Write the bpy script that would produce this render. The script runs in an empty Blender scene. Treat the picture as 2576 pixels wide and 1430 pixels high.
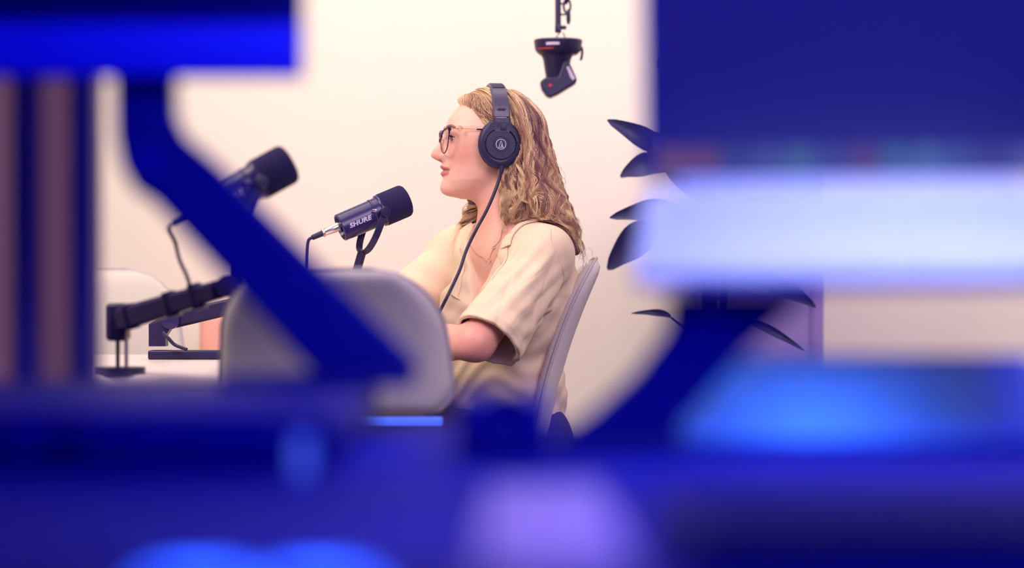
import bpy, bmesh, math, random
import numpy as np
from mathutils import Vector, Matrix, Euler

R = math.radians
PI = math.pi
random.seed(7)
rng = np.random.default_rng(11)
COL = bpy.context.scene.collection
SC = bpy.context.scene

# ------------------------------------------------------------------ camera
FPX = 6082.0                      # focal length in pixels of the 2576 px wide frame (85 mm on 36 mm)
CAMZ = 0.88
cam = bpy.data.cameras.new('camera')
cam.lens = 85.0
cam.sensor_width = 36.0
cam.clip_start = 0.05
cam.clip_end = 100
cam.dof.use_dof = True
cam.dof.focus_distance = 5.25
cam.dof.aperture_fstop = 1.65
camo = bpy.data.objects.new('camera', cam)
COL.objects.link(camo)
camo.location = (0, 0, CAMZ)
camo.rotation_euler = (R(90), 0, 0)
SC.camera = camo

# ------------------------------------------------------------------ view / world
SC.view_settings.view_transform = 'Standard'
SC.view_settings.look = 'None'
SC.view_settings.gamma = 1
SC.view_settings.exposure = 0.0
SC.view_settings.use_curve_mapping = False
SC.cycles.use_denoising = True
SC.cycles.max_bounces = 8
SC.cycles.diffuse_bounces = 4
SC.cycles.sample_clamp_indirect = 6

wd = bpy.data.worlds.new('world')
SC.world = wd
wd.use_nodes = True
wd.node_tree.nodes['Background'].inputs[0].default_value = (0.02, 0.03, 1.0, 1)
wd.node_tree.nodes['Background'].inputs[1].default_value = 0.10


def area(name, loc, target, size, power, col, spread=180, size_y=None):
    l = bpy.data.lights.new(name, 'AREA')
    l.energy = power
    l.color = col
    l.size = size
    if size_y:
        l.shape = 'RECTANGLE'
        l.size_y = size_y
    l.spread = R(spread)
    o = bpy.data.objects.new(name, l)
    COL.objects.link(o)
    o.location = loc
    d = Vector(target) - Vector(loc)
    o.rotation_euler = d.to_track_quat('-Z', 'Y').to_euler()
    return o


area('key_lamp', (-1.45, 4.1, 2.45), (-0.05, 5.3, 0.95), 0.9, 18, (1.0, 0.87, 0.76), 120)
area('wall_wash', (-0.5, 5.7, 2.6), (-0.45, 7.0, 1.1), 2.4, 25.5, (1.0, 0.90, 0.79), 150, 0.5)
area('wall_wash', (1.7, 5.8, 2.6), (1.5, 7.0, 0.8), 1.0, 17, (0.98, 0.84, 0.98), 150, 0.5)  # unseen light added to brighten the right part of the wall
area('fill_lamp', (0.9, 2.95, 2.3), (0.0, 5.3, 0.9), 1.4, 17, (1.0, 0.83, 0.95), 100)  # unseen fill added for the near chair and the woman's shaded side
area('table_lamp', (-0.7, 5.0, 2.6), (-0.7, 5.0, 0.7), 1.2, 6, (1.0, 0.9, 0.82), 120)
area('blue_lamp', (0.75, 1.0, 1.75), (0.24, 1.7, 0.80), 0.35, 5.5, (0.03, 0.05, 1.0), 110)
area('blue_lamp', (-0.02, 1.45, 1.42), (-0.24, 2.25, 1.05), 0.3, 1.9, (0.035, 0.045, 1.0), 100)
area('deck_fill', (0.42, 1.75, 1.55), (0.30, 2.05, 0.9), 0.3, 1.9, (0.56, 0.61, 1.0), 80)  # unseen light added to brighten the laptop deck
area('console_fill', (0.22, 1.97, 0.858), (0.225, 2.10, 0.785), 0.12, 0.5, (0.09, 0.30, 1.0), 150, 0.02)  # unseen light added below the laptop to make the console bright
area('paper_fill', (0.03, 1.2, 1.6), (0.04, 1.35, 0.75), 0.1, 0.30, (0.56, 0.38, 1.0), 45)  # unseen lilac light added just for the notepad


# ------------------------------------------------------------------ helpers


def P(px, py, Y):
    return np.array([(px - 1288.0) * Y / FPX, Y, CAMZ - (py - 715.0) * Y / FPX])


def lin(r, g, b):
    def f(c):
        c /= 255.0
        return c / 12.92 if c <= 0.04045 else ((c + 0.055) / 1.055) ** 2.4
    return (f(r), f(g), f(b))


def mat(name, col, rough=0.5, metal=0.0, var=0.06, vscale=40.0, bump=0.0, bscale=300.0, spec=0.5,
        emit=None, estr=0.0, vcol=None, sss=0.0, sheen=0.0, trans=0.0, coat=0.0, aniso=None):
    m = bpy.data.materials.new(name)
    m.use_nodes = True
    nt = m.node_tree
    b = nt.nodes['Principled BSDF']
    b.inputs['Roughness'].default_value = rough
    b.inputs['Metallic'].default_value = metal
    b.inputs['Specular IOR Level'].default_value = spec
    tc = nt.nodes.new('ShaderNodeTexCoord')
    mp = nt.nodes.new('ShaderNodeMapping')
    if aniso:
        mp.inputs['Scale'].default_value = aniso
    nt.links.new(tc.outputs['Object'], mp.inputs[0])
    n = nt.nodes.new('ShaderNodeTexNoise')
    n.inputs['Scale'].default_value = vscale
    n.inputs['Detail'].default_value = 4
    nt.links.new(mp.outputs[0], n.inputs['Vector'])
    mr = nt.nodes.new('ShaderNodeMapRange')
    mr.inputs['To Min'].default_value = 1 - var
    mr.inputs['To Max'].default_value = 1 + var
    nt.links.new(n.outputs['Fac'], mr.inputs['Value'])
    mul = nt.nodes.new('ShaderNodeVectorMath')
    mul.operation = 'SCALE'
    if vcol:
        a = nt.nodes.new('ShaderNodeVertexColor')
        a.layer_name = vcol
        nt.links.new(a.outputs['Color'], mul.inputs[0])
    else:
        mul.inputs[0].default_value = col
    nt.links.new(mr.outputs[0], mul.inputs['Scale'])
    nt.links.new(mul.outputs[0], b.inputs['Base Color'])
    if bump:
        n2 = nt.nodes.new('ShaderNodeTexNoise')
        n2.inputs['Scale'].default_value = bscale
        n2.inputs['Detail'].default_value = 3
        nt.links.new(mp.outputs[0], n2.inputs['Vector'])
        bp = nt.nodes.new('ShaderNodeBump')
        bp.inputs['Strength'].default_value = bump
        bp.inputs['Distance'].default_value = 0.002
        nt.links.new(n2.outputs['Fac'], bp.inputs['Height'])
        nt.links.new(bp.outputs[0], b.inputs['Normal'])
    if emit:
        b.inputs['Emission Color'].default_value = (*emit, 1)
        b.inputs['Emission Strength'].default_value = estr
    if sss:
        b.inputs['Subsurface Weight'].default_value = sss
        b.inputs['Subsurface Radius'].default_value = (0.012, 0.005, 0.003)
        b.inputs['Subsurface Scale'].default_value = 0.6
    if sheen:
        b.inputs['Sheen Weight'].default_value = sheen
        b.inputs['Sheen Roughness'].default_value = 0.4
    if trans:
        b.inputs['Transmission Weight'].default_value = trans
    if coat:
        b.inputs['Coat Weight'].default_value = coat
    return m


M = {}
M['wall'] = mat('wall_paint', (0.88, 0.79, 0.70), 0.9, var=0.01, vscale=3)
M['ceil'] = mat('ceiling_paint', (0.8, 0.78, 0.76), 0.9, var=0.01)
M['floor'] = mat('carpet', (0.10, 0.09, 0.14), 0.95, var=0.2, vscale=200, bump=0.4)
M['trim'] = mat('white_trim', (0.8, 0.75, 0.72), 0.5)
M['black'] = mat('black_plastic', lin(34, 24, 72), 0.42, var=0.08)  # black parts: the overall blue cast is mixed into the base colour
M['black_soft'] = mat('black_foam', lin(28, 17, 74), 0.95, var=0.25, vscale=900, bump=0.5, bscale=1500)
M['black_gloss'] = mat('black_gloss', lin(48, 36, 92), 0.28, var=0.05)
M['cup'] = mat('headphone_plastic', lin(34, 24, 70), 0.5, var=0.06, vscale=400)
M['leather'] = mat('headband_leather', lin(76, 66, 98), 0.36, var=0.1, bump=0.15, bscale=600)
M['steel'] = mat('brushed_steel', (0.78, 0.68, 0.62), 0.3, metal=1.0, var=0.05)
M['logo'] = mat('logo_print', lin(200, 185, 225), 0.5)
M['navy'] = mat('dark_rig_metal', (0.002, 0.002, 0.19), 0.6, spec=0.25, var=0.1)  # dark foreground gear: blue cast put into the base colour as well
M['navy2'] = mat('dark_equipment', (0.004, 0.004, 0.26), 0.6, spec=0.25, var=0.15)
M['fabric'] = mat('chair_fabric', lin(206, 194, 196), 0.95, var=0.28, vscale=420, bump=0.6, bscale=700, sheen=0.2)
M['fabric_pale'] = mat('pale_chair_fabric', lin(214, 203, 194), 0.95, var=0.22, vscale=420, bump=0.6, bscale=700, sheen=0.2)
M['piping'] = mat('chair_piping', lin(186, 174, 182), 0.9, var=0.15, vscale=300)
M['table'] = mat('white_laminate', lin(222, 205, 205), 0.35, var=0.02)
M['shirt'] = mat('cream_linen', lin(233, 206, 178), 0.9, var=0.05, vscale=350, bump=0.25, bscale=900, sheen=0.15)
M['trousers'] = mat('dark_trousers', lin(60, 50, 95), 0.9, var=0.1, vscale=200)
M['skin'] = mat('skin', (0.8, 0.5, 0.45), 0.48, var=0.04, vscale=120, bump=0.06, bscale=1200, vcol='col', sss=0.25)
M['hair'] = mat('hair_strand', (0.3, 0.2, 0.15), 0.38, var=0.1, vscale=100, vcol='col')
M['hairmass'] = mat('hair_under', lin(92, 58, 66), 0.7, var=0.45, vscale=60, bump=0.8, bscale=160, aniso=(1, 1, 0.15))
M['brow'] = mat('eyebrow_hair', lin(150, 98, 92), 0.7)
M['eyewhite'] = mat('eye_white', (0.75, 0.68, 0.7), 0.15)
M['iris'] = mat('iris_blue', lin(84, 88, 120), 0.15)
M['pupil'] = mat('pupil_black', (0.01, 0.01, 0.02), 0.1)
M['lash'] = mat('eyelash', lin(60, 32, 52), 0.7)
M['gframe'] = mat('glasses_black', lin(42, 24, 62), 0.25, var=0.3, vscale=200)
M['tort'] = mat('glasses_tortoise', lin(120, 62, 60), 0.25, var=0.8, vscale=260)
M['gold'] = mat('thin_gold', lin(222, 160, 120), 0.3, metal=0.8)
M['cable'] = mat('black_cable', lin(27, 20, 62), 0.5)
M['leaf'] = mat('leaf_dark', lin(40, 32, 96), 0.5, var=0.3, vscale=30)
M['stemm'] = mat('plant_stem', lin(60, 45, 80), 0.7)
M['pot'] = mat('planter', lin(150, 135, 160), 0.6)
M['cabinet'] = mat('mauve_cabinet', lin(140, 118, 190), 0.6, var=0.04)
M['pink'] = mat('salmon_fabric', lin(250, 176, 160), 0.9, var=0.1, vscale=300, bump=0.3)
M['glassy'] = mat('frosted_panel', lin(200, 175, 175), 0.6, var=0.05, vscale=8)
M['alu'] = mat('aluminium_deck', (0.78, 0.80, 0.84), 0.4, var=0.02)
M['key'] = mat('laptop_key', (0.66, 0.70, 0.78), 0.5)
M['paper'] = mat('white_paper', (0.74, 0.66, 0.84), 0.8, var=0.03)
M['screen_dark'] = mat('laptop_wallpaper', (0.01, 0.01, 0.06), 0.3, emit=(0.006, 0.004, 0.11), estr=1.0)
M['screen_off'] = mat('monitor_glass', (0.002, 0.002, 0.10), 0.25)
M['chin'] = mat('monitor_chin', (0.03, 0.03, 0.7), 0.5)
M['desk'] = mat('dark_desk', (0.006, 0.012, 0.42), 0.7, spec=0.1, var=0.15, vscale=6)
M['led'] = mat('blue_led', (0.02, 0.05, 0.4), 0.4, emit=(0.015, 0.09, 1.0), estr=14.0)
M['led_pale'] = mat('pale_blue_led', (0.05, 0.1, 0.4), 0.4, emit=(0.08, 0.15, 1.0), estr=0.75)
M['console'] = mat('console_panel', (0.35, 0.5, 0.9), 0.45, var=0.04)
M['upright'] = mat('upright_metal', lin(150, 110, 180), 0.5)
M['strip'] = mat('strip_glow', (0.02, 0.05, 0.4), 0.4, emit=(0.07, 0.15, 1.0), estr=1.3)  # emission stands in for a blue reflection
M['red'] = mat('red_mark', lin(200, 50, 70), 0.5)
M['label'] = mat('pale_label', lin(200, 185, 215), 0.5)


def lens_mat():
    m = bpy.data.materials.new('clear_lens')
    m.use_nodes = True
    nt = m.node_tree
    nt.nodes.clear()
    out = nt.nodes.new('ShaderNodeOutputMaterial')
    mix = nt.nodes.new('ShaderNodeMixShader')
    t = nt.nodes.new('ShaderNodeBsdfTransparent')
    t.inputs[0].default_value = (0.93, 0.9, 0.97, 1)
    g = nt.nodes.new('ShaderNodeBsdfGlossy')
    g.inputs['Roughness'].default_value = 0.05
    mix.inputs[0].default_value = 0.05
    nt.links.new(t.outputs[0], mix.inputs[1])
    nt.links.new(g.outputs[0], mix.inputs[2])
    nt.links.new(mix.outputs[0], out.inputs[0])
    return m


M['lens'] = lens_mat()

# frosted panel: partly translucent so the bright room glows through it


def frost():
    nt = M['glassy'].node_tree
    b = nt.nodes['Principled BSDF']
    out = nt.nodes['Material Output']
    tr = nt.nodes.new('ShaderNodeBsdfTranslucent')
    tr.inputs[0].default_value = (0.84, 0.66, 0.90, 1)
    mx = nt.nodes.new('ShaderNodeMixShader')
    mx.inputs[0].default_value = 0.8
    nt.links.new(b.outputs[0], mx.inputs[1])
    nt.links.new(tr.outputs[0], mx.inputs[2])
    nt.links.new(mx.outputs[0], out.inputs[0])


frost()


class MB:
    """collects geometry, builds one mesh object"""

    def __init__(s):
        s.v = []
        s.f = []

    def add(s, v, f):
        o = len(s.v)
        s.v.extend([tuple(map(float, p)) for p in v])
        s.f.extend([tuple(int(i) + o for i in q) for q in f])
        return s

    def box(s, lo, hi, bev=0.0, mtx=None):
        bm = bmesh.new()
        bmesh.ops.create_cube(bm, size=1)
        lo = Vector(lo)
        hi = Vector(hi)
        for v in bm.verts:
            v.co = Vector([(lo[i] + hi[i]) / 2 + v.co[i] * (hi[i] - lo[i]) for i in range(3)])
        if bev:
            bmesh.ops.bevel(bm, geom=bm.edges[:], offset=bev, segments=3, affect='EDGES', profile=0.5)
        if mtx is not None:
            bm.transform(mtx)
        return s.bm(bm)

    def bm(s, bm):
        bm.verts.ensure_lookup_table()
        bm.verts.index_update()
        v = [x.co[:] for x in bm.verts]
        f = [[a.index for a in x.verts] for x in bm.faces]
        bm.free()
        return s.add(v, f)

    def tube(s, pts, rad, sides=10, caps=True, smooth=0):
        pts = np.array(pts, float)
        if smooth:
            pts, rad = resample(pts, rad, smooth)
        n = len(pts)
        rad = np.broadcast_to(np.array(rad, float), (n,))
        tan = np.gradient(pts, axis=0)
        tan /= np.linalg.norm(tan, axis=1)[:, None] + 1e-12
        up = np.array([0, 0, 1.0])
        if abs(tan[0] @ up) > 0.9:
            up = np.array([1.0, 0, 0])
        nrm = np.cross(tan[0], up)
        nrm /= np.linalg.norm(nrm)
        V = []
        for i in range(n):
            nrm = nrm - tan[i] * (nrm @ tan[i])
            nrm /= np.linalg.norm(nrm) + 1e-12
            bi = np.cross(tan[i], nrm)
            for k in range(sides):
                a = 2 * PI * k / sides
                V.append(pts[i] + rad[i] * (nrm * math.cos(a) + bi * math.sin(a)))
        F = []
        for i in range(n - 1):
            for k in range(sides):
                k2 = (k + 1) % sides
                F.append((i * sides + k, i * sides + k2, (i + 1) * sides + k2, (i + 1) * sides + k))
        if caps:
            F.append(tuple(range(sides))[::-1])
            F.append(tuple((n - 1) * sides + k for k in range(sides)))
        return s.add(V, F)

    def lathe(s, prof, origin, axis, sides=40, sx=1.0, sy=1.0, e1=None, cap=True):
        """prof: (t along axis, radius); ellipse factors sx, sy along e1, e2"""
        a = np.array(axis, float)
        a /= np.linalg.norm(a)
        if e1 is None:
            e1 = np.cross(a, [0, 0, 1.0]) if abs(a[2]) < 0.9 else np.cross(a, [1.0, 0, 0])
        e1 = np.array(e1, float)
        e1 = e1 - a * (a @ e1)
        e1 /= np.linalg.norm(e1)
        e2 = np.cross(a, e1)
        o = np.array(origin, float)
        V = []
        for t, r in prof:
            for k in range(sides):
                g = 2 * PI * k / sides
                V.append(o + a * t + r * (e1 * math.cos(g) * sx + e2 * math.sin(g) * sy))
        F = []
        n = len(prof)
        for i in range(n - 1):
            for k in range(sides):
                k2 = (k + 1) % sides
                F.append((i * sides + k, i * sides + k2, (i + 1) * sides + k2, (i + 1) * sides + k))
        if cap:
            F.append(tuple(range(sides))[::-1])
            F.append(tuple((n - 1) * sides + k for k in range(sides)))
        return s.add(V, F)

    def prism(s, poly, ext):
        """poly: list of 3D points; ext: extrusion vector"""
        n = len(poly)
        e = np.array(ext, float)
        V = [np.array(p, float) for p in poly] + [np.array(p, float) + e for p in poly]
        F = [tuple(range(n))[::-1], tuple(range(n, 2 * n))]
        for i in range(n):
            j = (i + 1) % n
            F.append((i, j, n + j, n + i))
        return s.add(V, F)

    def ribbon(s, pts, wid, half_w, thick):
        """flat strap along pts; wid: width direction(s)"""
        pts = np.array(pts, float)
        n = len(pts)
        wid = np.broadcast_to(np.array(wid, float), (n, 3))
        half_w = np.broadcast_to(np.array(half_w, float), (n,))
        tan = np.gradient(pts, axis=0)
        V = []
        for i in range(n):
            t = tan[i] / np.linalg.norm(tan[i])
            w = wid[i] - t * (t @ wid[i])
            w /= np.linalg.norm(w)
            q = np.cross(t, w)
            h = thick / 2
            hw = half_w[i]
            b = min(h * 0.6, hw * 0.3)
            for cx, cy in ((-hw, -h + b), (-hw + b, -h), (hw - b, -h), (hw, -h + b), (hw, h - b), (hw - b, h), (-hw + b, h), (-hw, h - b)):
                V.append(pts[i] + w * cx + q * cy)
        F = []
        for i in range(n - 1):
            for k in range(8):
                k2 = (k + 1) % 8
                F.append((i * 8 + k, i * 8 + k2, (i + 1) * 8 + k2, (i + 1) * 8 + k))
        F.append(tuple(range(8))[::-1])
        F.append(tuple((n - 1) * 8 + k for k in range(8)))
        return s.add(V, F)

    def build(s, name, m, parent=None, world=True, smooth=True, angle=35):
        me = bpy.data.meshes.new(name)
        me.from_pydata(s.v, [], s.f)
        bm = bmesh.new()
        bm.from_mesh(me)
        bmesh.ops.recalc_face_normals(bm, faces=bm.faces)
        bm.to_mesh(me)
        bm.free()
        return link(name, me, m, parent, world, smooth, angle)


def link(name, me, m, parent=None, world=True, smooth=True, angle=35):
    me.materials.append(m)
    if smooth:
        me.polygons.foreach_set('use_smooth', [True] * len(me.polygons))
        if angle:
            me.set_sharp_from_angle(angle=R(angle))
    o = bpy.data.objects.new(name, me)
    COL.objects.link(o)
    if parent is not None:
        o.parent = parent
        if world and parent.type == 'EMPTY':
            o.matrix_parent_inverse = parent.matrix_basis.inverted()
    return o


def resample(pts, rad, n):
    """Catmull-Rom through control points -> n points"""
    pts = np.array(pts, float)
    m = len(pts)
    rad = np.broadcast_to(np.array(rad, float), (m,))
    allp = np.column_stack([pts, rad])
    ext = np.vstack([2 * allp[0] - allp[1], allp, 2 * allp[-1] - allp[-2]])
    t = np.linspace(0, m - 1 - 1e-6, n)
    i = t.astype(int)
    u = (t - i)[:, None]
    p0, p1, p2, p3 = ext[i], ext[i + 1], ext[i + 2], ext[i + 3]
    q = 0.5 * (2 * p1 + (p2 - p0) * u + (2 * p0 - 5 * p1 + 4 * p2 - p3) * u ** 2 + (3 * p1 - p0 - 3 * p2 + p3) * u ** 3)
    return q[:, :3], q[:, 3]


def tag(o, label, cat, group=None, kind=None):
    o['label'] = label
    o['category'] = cat
    if group:
        o['group'] = group
    if kind:
        o['kind'] = kind
    return o


def thing(name, label, cat, loc, rotz=0.0, group=None):
    o = bpy.data.objects.new(name, None)
    COL.objects.link(o)
    o.location = tuple(map(float, loc))
    o.rotation_euler = (0, 0, rotz)
    o.matrix_basis = Matrix.LocRotScale(Vector(tuple(map(float, loc))), Euler((0, 0, rotz)), None)
    o.empty_display_size = 0.05
    return tag(o, label, cat, group)


def struct(name, mb, m, parent=None, **k):
    o = mb.build(name, m, parent, **k)
    if parent is None:
        o['kind'] = 'structure'
    return o


# ------------------------------------------------------------------ room shell
struct('floor', MB().box((-2.6, -0.6, -0.1), (2.6, 7.1, 0.0)), M['floor'], smooth=False)
struct('ceiling', MB().box((-2.6, 2.6, 2.75), (2.6, 7.1, 2.85)), M['ceil'], smooth=False)
struct('wall_back', MB().box((-2.6, 7.0, 0), (2.6, 7.12, 2.75)), M['wall'], smooth=False)
struct('wall_left', MB().box((-2.6, 2.6, 0), (-2.5, 7.0, 2.75)), M['wall'], smooth=False)
struct('wall_right', MB().box((2.5, 2.6, 0), (2.6, 7.0, 2.75)), M['wall'], smooth=False)
struct('baseboard_back', MB().box((-2.5, 6.98, 0), (2.5, 7.0, 0.09), 0.004), M['trim'])

# glazed partition on the left, between the control desk and the studio
Yp = 2.75
part_x = [P(x, 0, Yp)[0] for x in (-230, 75, 218)]
dr = thing('door_1', 'frosted sliding door with dark uprights at left edge', 'door', (part_x[1], Yp, 0))
dr['kind'] = 'structure'
for x in part_x:
    MB().box((x - 0.013, Yp - 0.03, 0.0), (x + 0.013, Yp + 0.03, 2.3), 0.003).build('upright', M['upright'], dr)
MB().box((part_x[0] - 0.013, Yp - 0.03, 2.3), (part_x[2] + 0.013, Yp + 0.03, 2.36), 0.003).build('top_rail', M['black'], dr)
for a, b in ((0, 1), (1, 2)):
    MB().box((part_x[a] + 0.013, Yp - 0.006, 0.02), (part_x[b] - 0.013, Yp + 0.006, 2.3)).build('pane', M['glassy'], dr, smooth=False)

# ------------------------------------------------------------------ implicit surfaces


def smin(a, b, k):
    h = np.maximum(k - np.abs(a - b), 0) / k
    return np.minimum(a, b) - h * h * k * 0.25


def smax(a, b, k):
    return -smin(-a, -b, k)


def cone(p, a, b, ra, rb):
    a = np.array(a, float)
    b = np.array(b, float)
    ba = b - a
    pa = [p[i] - a[i] for i in range(3)]
    t = np.clip((pa[0] * ba[0] + pa[1] * ba[1] + pa[2] * ba[2]) / (ba @ ba), 0, 1)
    return np.sqrt((pa[0] - t * ba[0]) ** 2 + (pa[1] - t * ba[1]) ** 2 + (pa[2] - t * ba[2]) ** 2) - (ra + t * (rb - ra))


def ell(p, c, r, fr=None):
    d = [p[i] - c[i] for i in range(3)]
    if fr is not None:
        d = [d[0] * e[0] + d[1] * e[1] + d[2] * e[2] for e in fr]
    k0 = np.sqrt(sum((d[i] / r[i]) ** 2 for i in range(3)))
    k1 = np.sqrt(sum((d[i] / r[i] ** 2) ** 2 for i in range(3))) + 1e-9
    return k0 * (k0 - 1) / k1


def polygonise(f, xs, ys, zs, newton=2, blk=6, eps=4e-4):
    """sparse surface nets on a rectilinear grid, vertices pulled onto f = 0"""
    nx, ny, nz = len(xs), len(ys), len(zs)
    bx, by, bz = (np.arange(0, n - 1, blk) for n in (nx, ny, nz))
    def mid(a, b):
        e = np.minimum(b + blk, len(a) - 1)
        return (a[b] + a[e]) / 2, (a[e] - a[b]) / 2
    cx, hx = mid(xs, bx)
    cy, hy = mid(ys, by)
    cz, hz = mid(zs, bz)
    G = np.meshgrid(cx, cy, cz, indexing='ij')
    Cv = f(G)
    Rr = np.sqrt(hx[:, None, None] ** 2 + hy[None, :, None] ** 2 + hz[None, None, :] ** 2)
    F = np.repeat(np.repeat(np.repeat(Cv, blk, 0), blk, 1), blk, 2).astype(np.float32)
    F = np.pad(F, ((0, max(0, nx - F.shape[0])), (0, max(0, ny - F.shape[1])), (0, max(0, nz - F.shape[2]))), mode='edge')[:nx, :ny, :nz].copy()
    act = np.argwhere(np.abs(Cv) < Rr * 1.9 + 0.004)
    off = np.arange(blk + 1)
    for s in range(0, len(act), 4000):
        A = act[s:s + 4000]
        I = np.minimum(bx[A[:, 0]][:, None] + off, nx - 1)
        J = np.minimum(by[A[:, 1]][:, None] + off, ny - 1)
        K = np.minimum(bz[A[:, 2]][:, None] + off, nz - 1)
        sh = (len(A), blk + 1, blk + 1, blk + 1)
        X = np.broadcast_to(xs[I][:, :, None, None], sh)
        Y = np.broadcast_to(ys[J][:, None, :, None], sh)
        Z = np.broadcast_to(zs[K][:, None, None, :], sh)
        F[I[:, :, None, None], J[:, None, :, None], K[:, None, None, :]] = f([X, Y, Z])
    S = F < 0
    c = S[:-1, :-1, :-1].astype(np.int8)
    for d in ((1, 0, 0), (0, 1, 0), (0, 0, 1), (1, 1, 0), (1, 0, 1), (0, 1, 1), (1, 1, 1)):
        c = c + S[d[0]:nx - 1 + d[0], d[1]:ny - 1 + d[1], d[2]:nz - 1 + d[2]]
    cells = np.argwhere((c > 0) & (c < 8))
    idx = np.full((nx - 1, ny - 1, nz - 1), -1, np.int32)
    idx[cells[:, 0], cells[:, 1], cells[:, 2]] = np.arange(len(cells))
    acc = np.zeros((len(cells), 3))
    cnt = np.zeros(len(cells))
    i, j, k = cells.T
    for ax in range(3):
        for a in (0, 1):
            for b in (0, 1):
                o = [0, 0, 0]
                o[(ax + 1) % 3] = a
                o[(ax + 2) % 3] = b
                e = list(o)
                e[ax] = 1
                f0 = F[i + o[0], j + o[1], k + o[2]]
                f1 = F[i + e[0], j + e[1], k + e[2]]
                m = (f0 < 0) != (f1 < 0)
                t = np.where(m, f0 / np.where(m, f0 - f1, 1), 0)
                p0 = np.column_stack([xs[i + o[0]], ys[j + o[1]], zs[k + o[2]]])
                p1 = np.column_stack([xs[i + e[0]], ys[j + e[1]], zs[k + e[2]]])
                acc += np.where(m[:, None], p0 + (p1 - p0) * t[:, None], 0)
                cnt += m
    V = acc / cnt[:, None]
    quads = []
    for ax in range(3):
        sl0 = [slice(None)] * 3
        sl1 = [slice(None)] * 3
        sl0[ax] = slice(0, -1)
        sl1[ax] = slice(1, None)
        A = S[tuple(sl0)]
        B = S[tuple(sl1)]
        E = np.argwhere(A != B)
        a1, a2 = (ax + 1) % 3, (ax + 2) % 3
        lim = (nx, ny, nz)
        ok = (E[:, a1] > 0) & (E[:, a2] > 0) & (E[:, a1] < lim[a1] - 1) & (E[:, a2] < lim[a2] - 1)
        E = E[ok]
        q = []
        for d1, d2 in ((-1, -1), (0, -1), (0, 0), (-1, 0)):
            C = E.copy()
            C[:, a1] += d1
            C[:, a2] += d2
            q.append(idx[C[:, 0], C[:, 1], C[:, 2]])
        q = np.column_stack(q)
        flip = ~A[E[:, 0], E[:, 1], E[:, 2]]
        q[flip] = q[flip][:, ::-1]
        quads.append(q)
    quads = np.vstack(quads)
    for _ in range(newton):
        V = project(f, V, eps, 0.002)
    return V, quads


def grad(f, V, eps=4e-4):
    g = np.zeros_like(V)
    for a in range(3):
        d = np.zeros(3)
        d[a] = eps
        g[:, a] = (f((V + d).T) - f((V - d).T)) / (2 * eps)
    return g


def project(f, V, eps=4e-4, mx=0.01, level=0.0):
    g = grad(f, V, eps)
    v = f(V.T) - level
    st = -g * (v / (np.sum(g * g, 1) + 1e-6))[:, None]
    l = np.linalg.norm(st, axis=1)
    st *= np.minimum(1, mx / (l + 1e-12))[:, None]
    return V + st


def mesh_from(V, Q):
    me = bpy.data.meshes.new('m')
    me.vertices.add(len(V))
    me.vertices.foreach_set('co', V.astype(np.float32).ravel())
    n = Q.shape[1]
    me.loops.add(len(Q) * n)
    me.loops.foreach_set('vertex_index', Q.astype(np.int32).ravel())
    me.polygons.add(len(Q))
    me.polygons.foreach_set('loop_start', np.arange(0, len(Q) * n, n, dtype=np.int32))
    me.update(calc_edges=True)
    me.validate()
    return me


def set_col(me, C):
    a = me.color_attributes.new('col', 'FLOAT_COLOR', 'POINT')
    a.data.foreach_set('color', np.column_stack([C, np.ones(len(C))]).astype(np.float32).ravel())


def axis_pts(segs):
    """segs: (start, end, step) pieces"""
    out = []
    for a, b, s in segs:
        n = max(1, int(round((b - a) / s)))
        out.append(np.linspace(a, b, n, endpoint=False))
    out.append(np.array([segs[-1][1]]))
    return np.concatenate(out)


# ------------------------------------------------------------------ the woman: frames
HO = np.array([-0.0273, 5.36, 1.1858])      # head frame origin between the ears
PSI = R(9)
HU = np.array([-math.cos(PSI), -math.sin(PSI), 0.0])   # forward
HV = np.array([math.sin(PSI), -math.cos(PSI), 0.0])    # towards her left = towards the lens
HS = 0.001013


def to_head(p):
    d = [p[i] - HO[i] for i in range(3)]
    return ((d[0] * HU[0] + d[1] * HU[1]) / HS, (d[0] * HV[0] + d[1] * HV[1]) / HS, d[2] / HS)


def hw(u, v, w):
    """head frame (mm) -> world"""
    return HO + HS * (u * HU + v * HV) + np.array([0, 0, w * HS])


def hpx(px, py, v):
    """pixel + sideways offset (mm towards lens) -> world"""
    return P(px, py, HO[1] - v * HS)


_w = np.array([-116, -113, -110, -106, -101, -92, -82, -72, -62, -54, -45, -40, -36, -30, -20, -10, 0, 10, 20, 28, 37, 43, 60, 85])
_F = np.array([86, 95, 105, 118, 126, 130.5, 128.5, 125, 126.6, 126.2, 127.6, 127.8, 126.5, 122.5, 119.5, 117, 115, 113.8, 114.2, 116, 117, 115, 104, 70])
_nw = np.array([-38, -36, -32, -28, -24, -19.5, -10, 0, 10.5, 22, 30, 37, 44])
_nn = np.array([0, 4, 15, 25, 30.5, 32.5, 30, 23.5, 16, 8, 3.5, 1.2, 0])
_Ww = np.array([-116, -110, -104, -97, -88, -75, -60, -40, -20, 0, 20, 40, 62, 85])
_W = np.array([10, 19, 27, 36, 44, 53, 58, 63, 67, 69, 69, 65, 46, 30])


def smooth_table(x, y, lo, hi):
    xx = np.linspace(lo, hi, 700)
    yy = np.interp(xx, x, y)
    k = np.hanning(17)
    k /= k.sum()
    yp = np.pad(yy, 8, mode='edge')
    return xx, np.convolve(yp, k, mode='valid')


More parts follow.
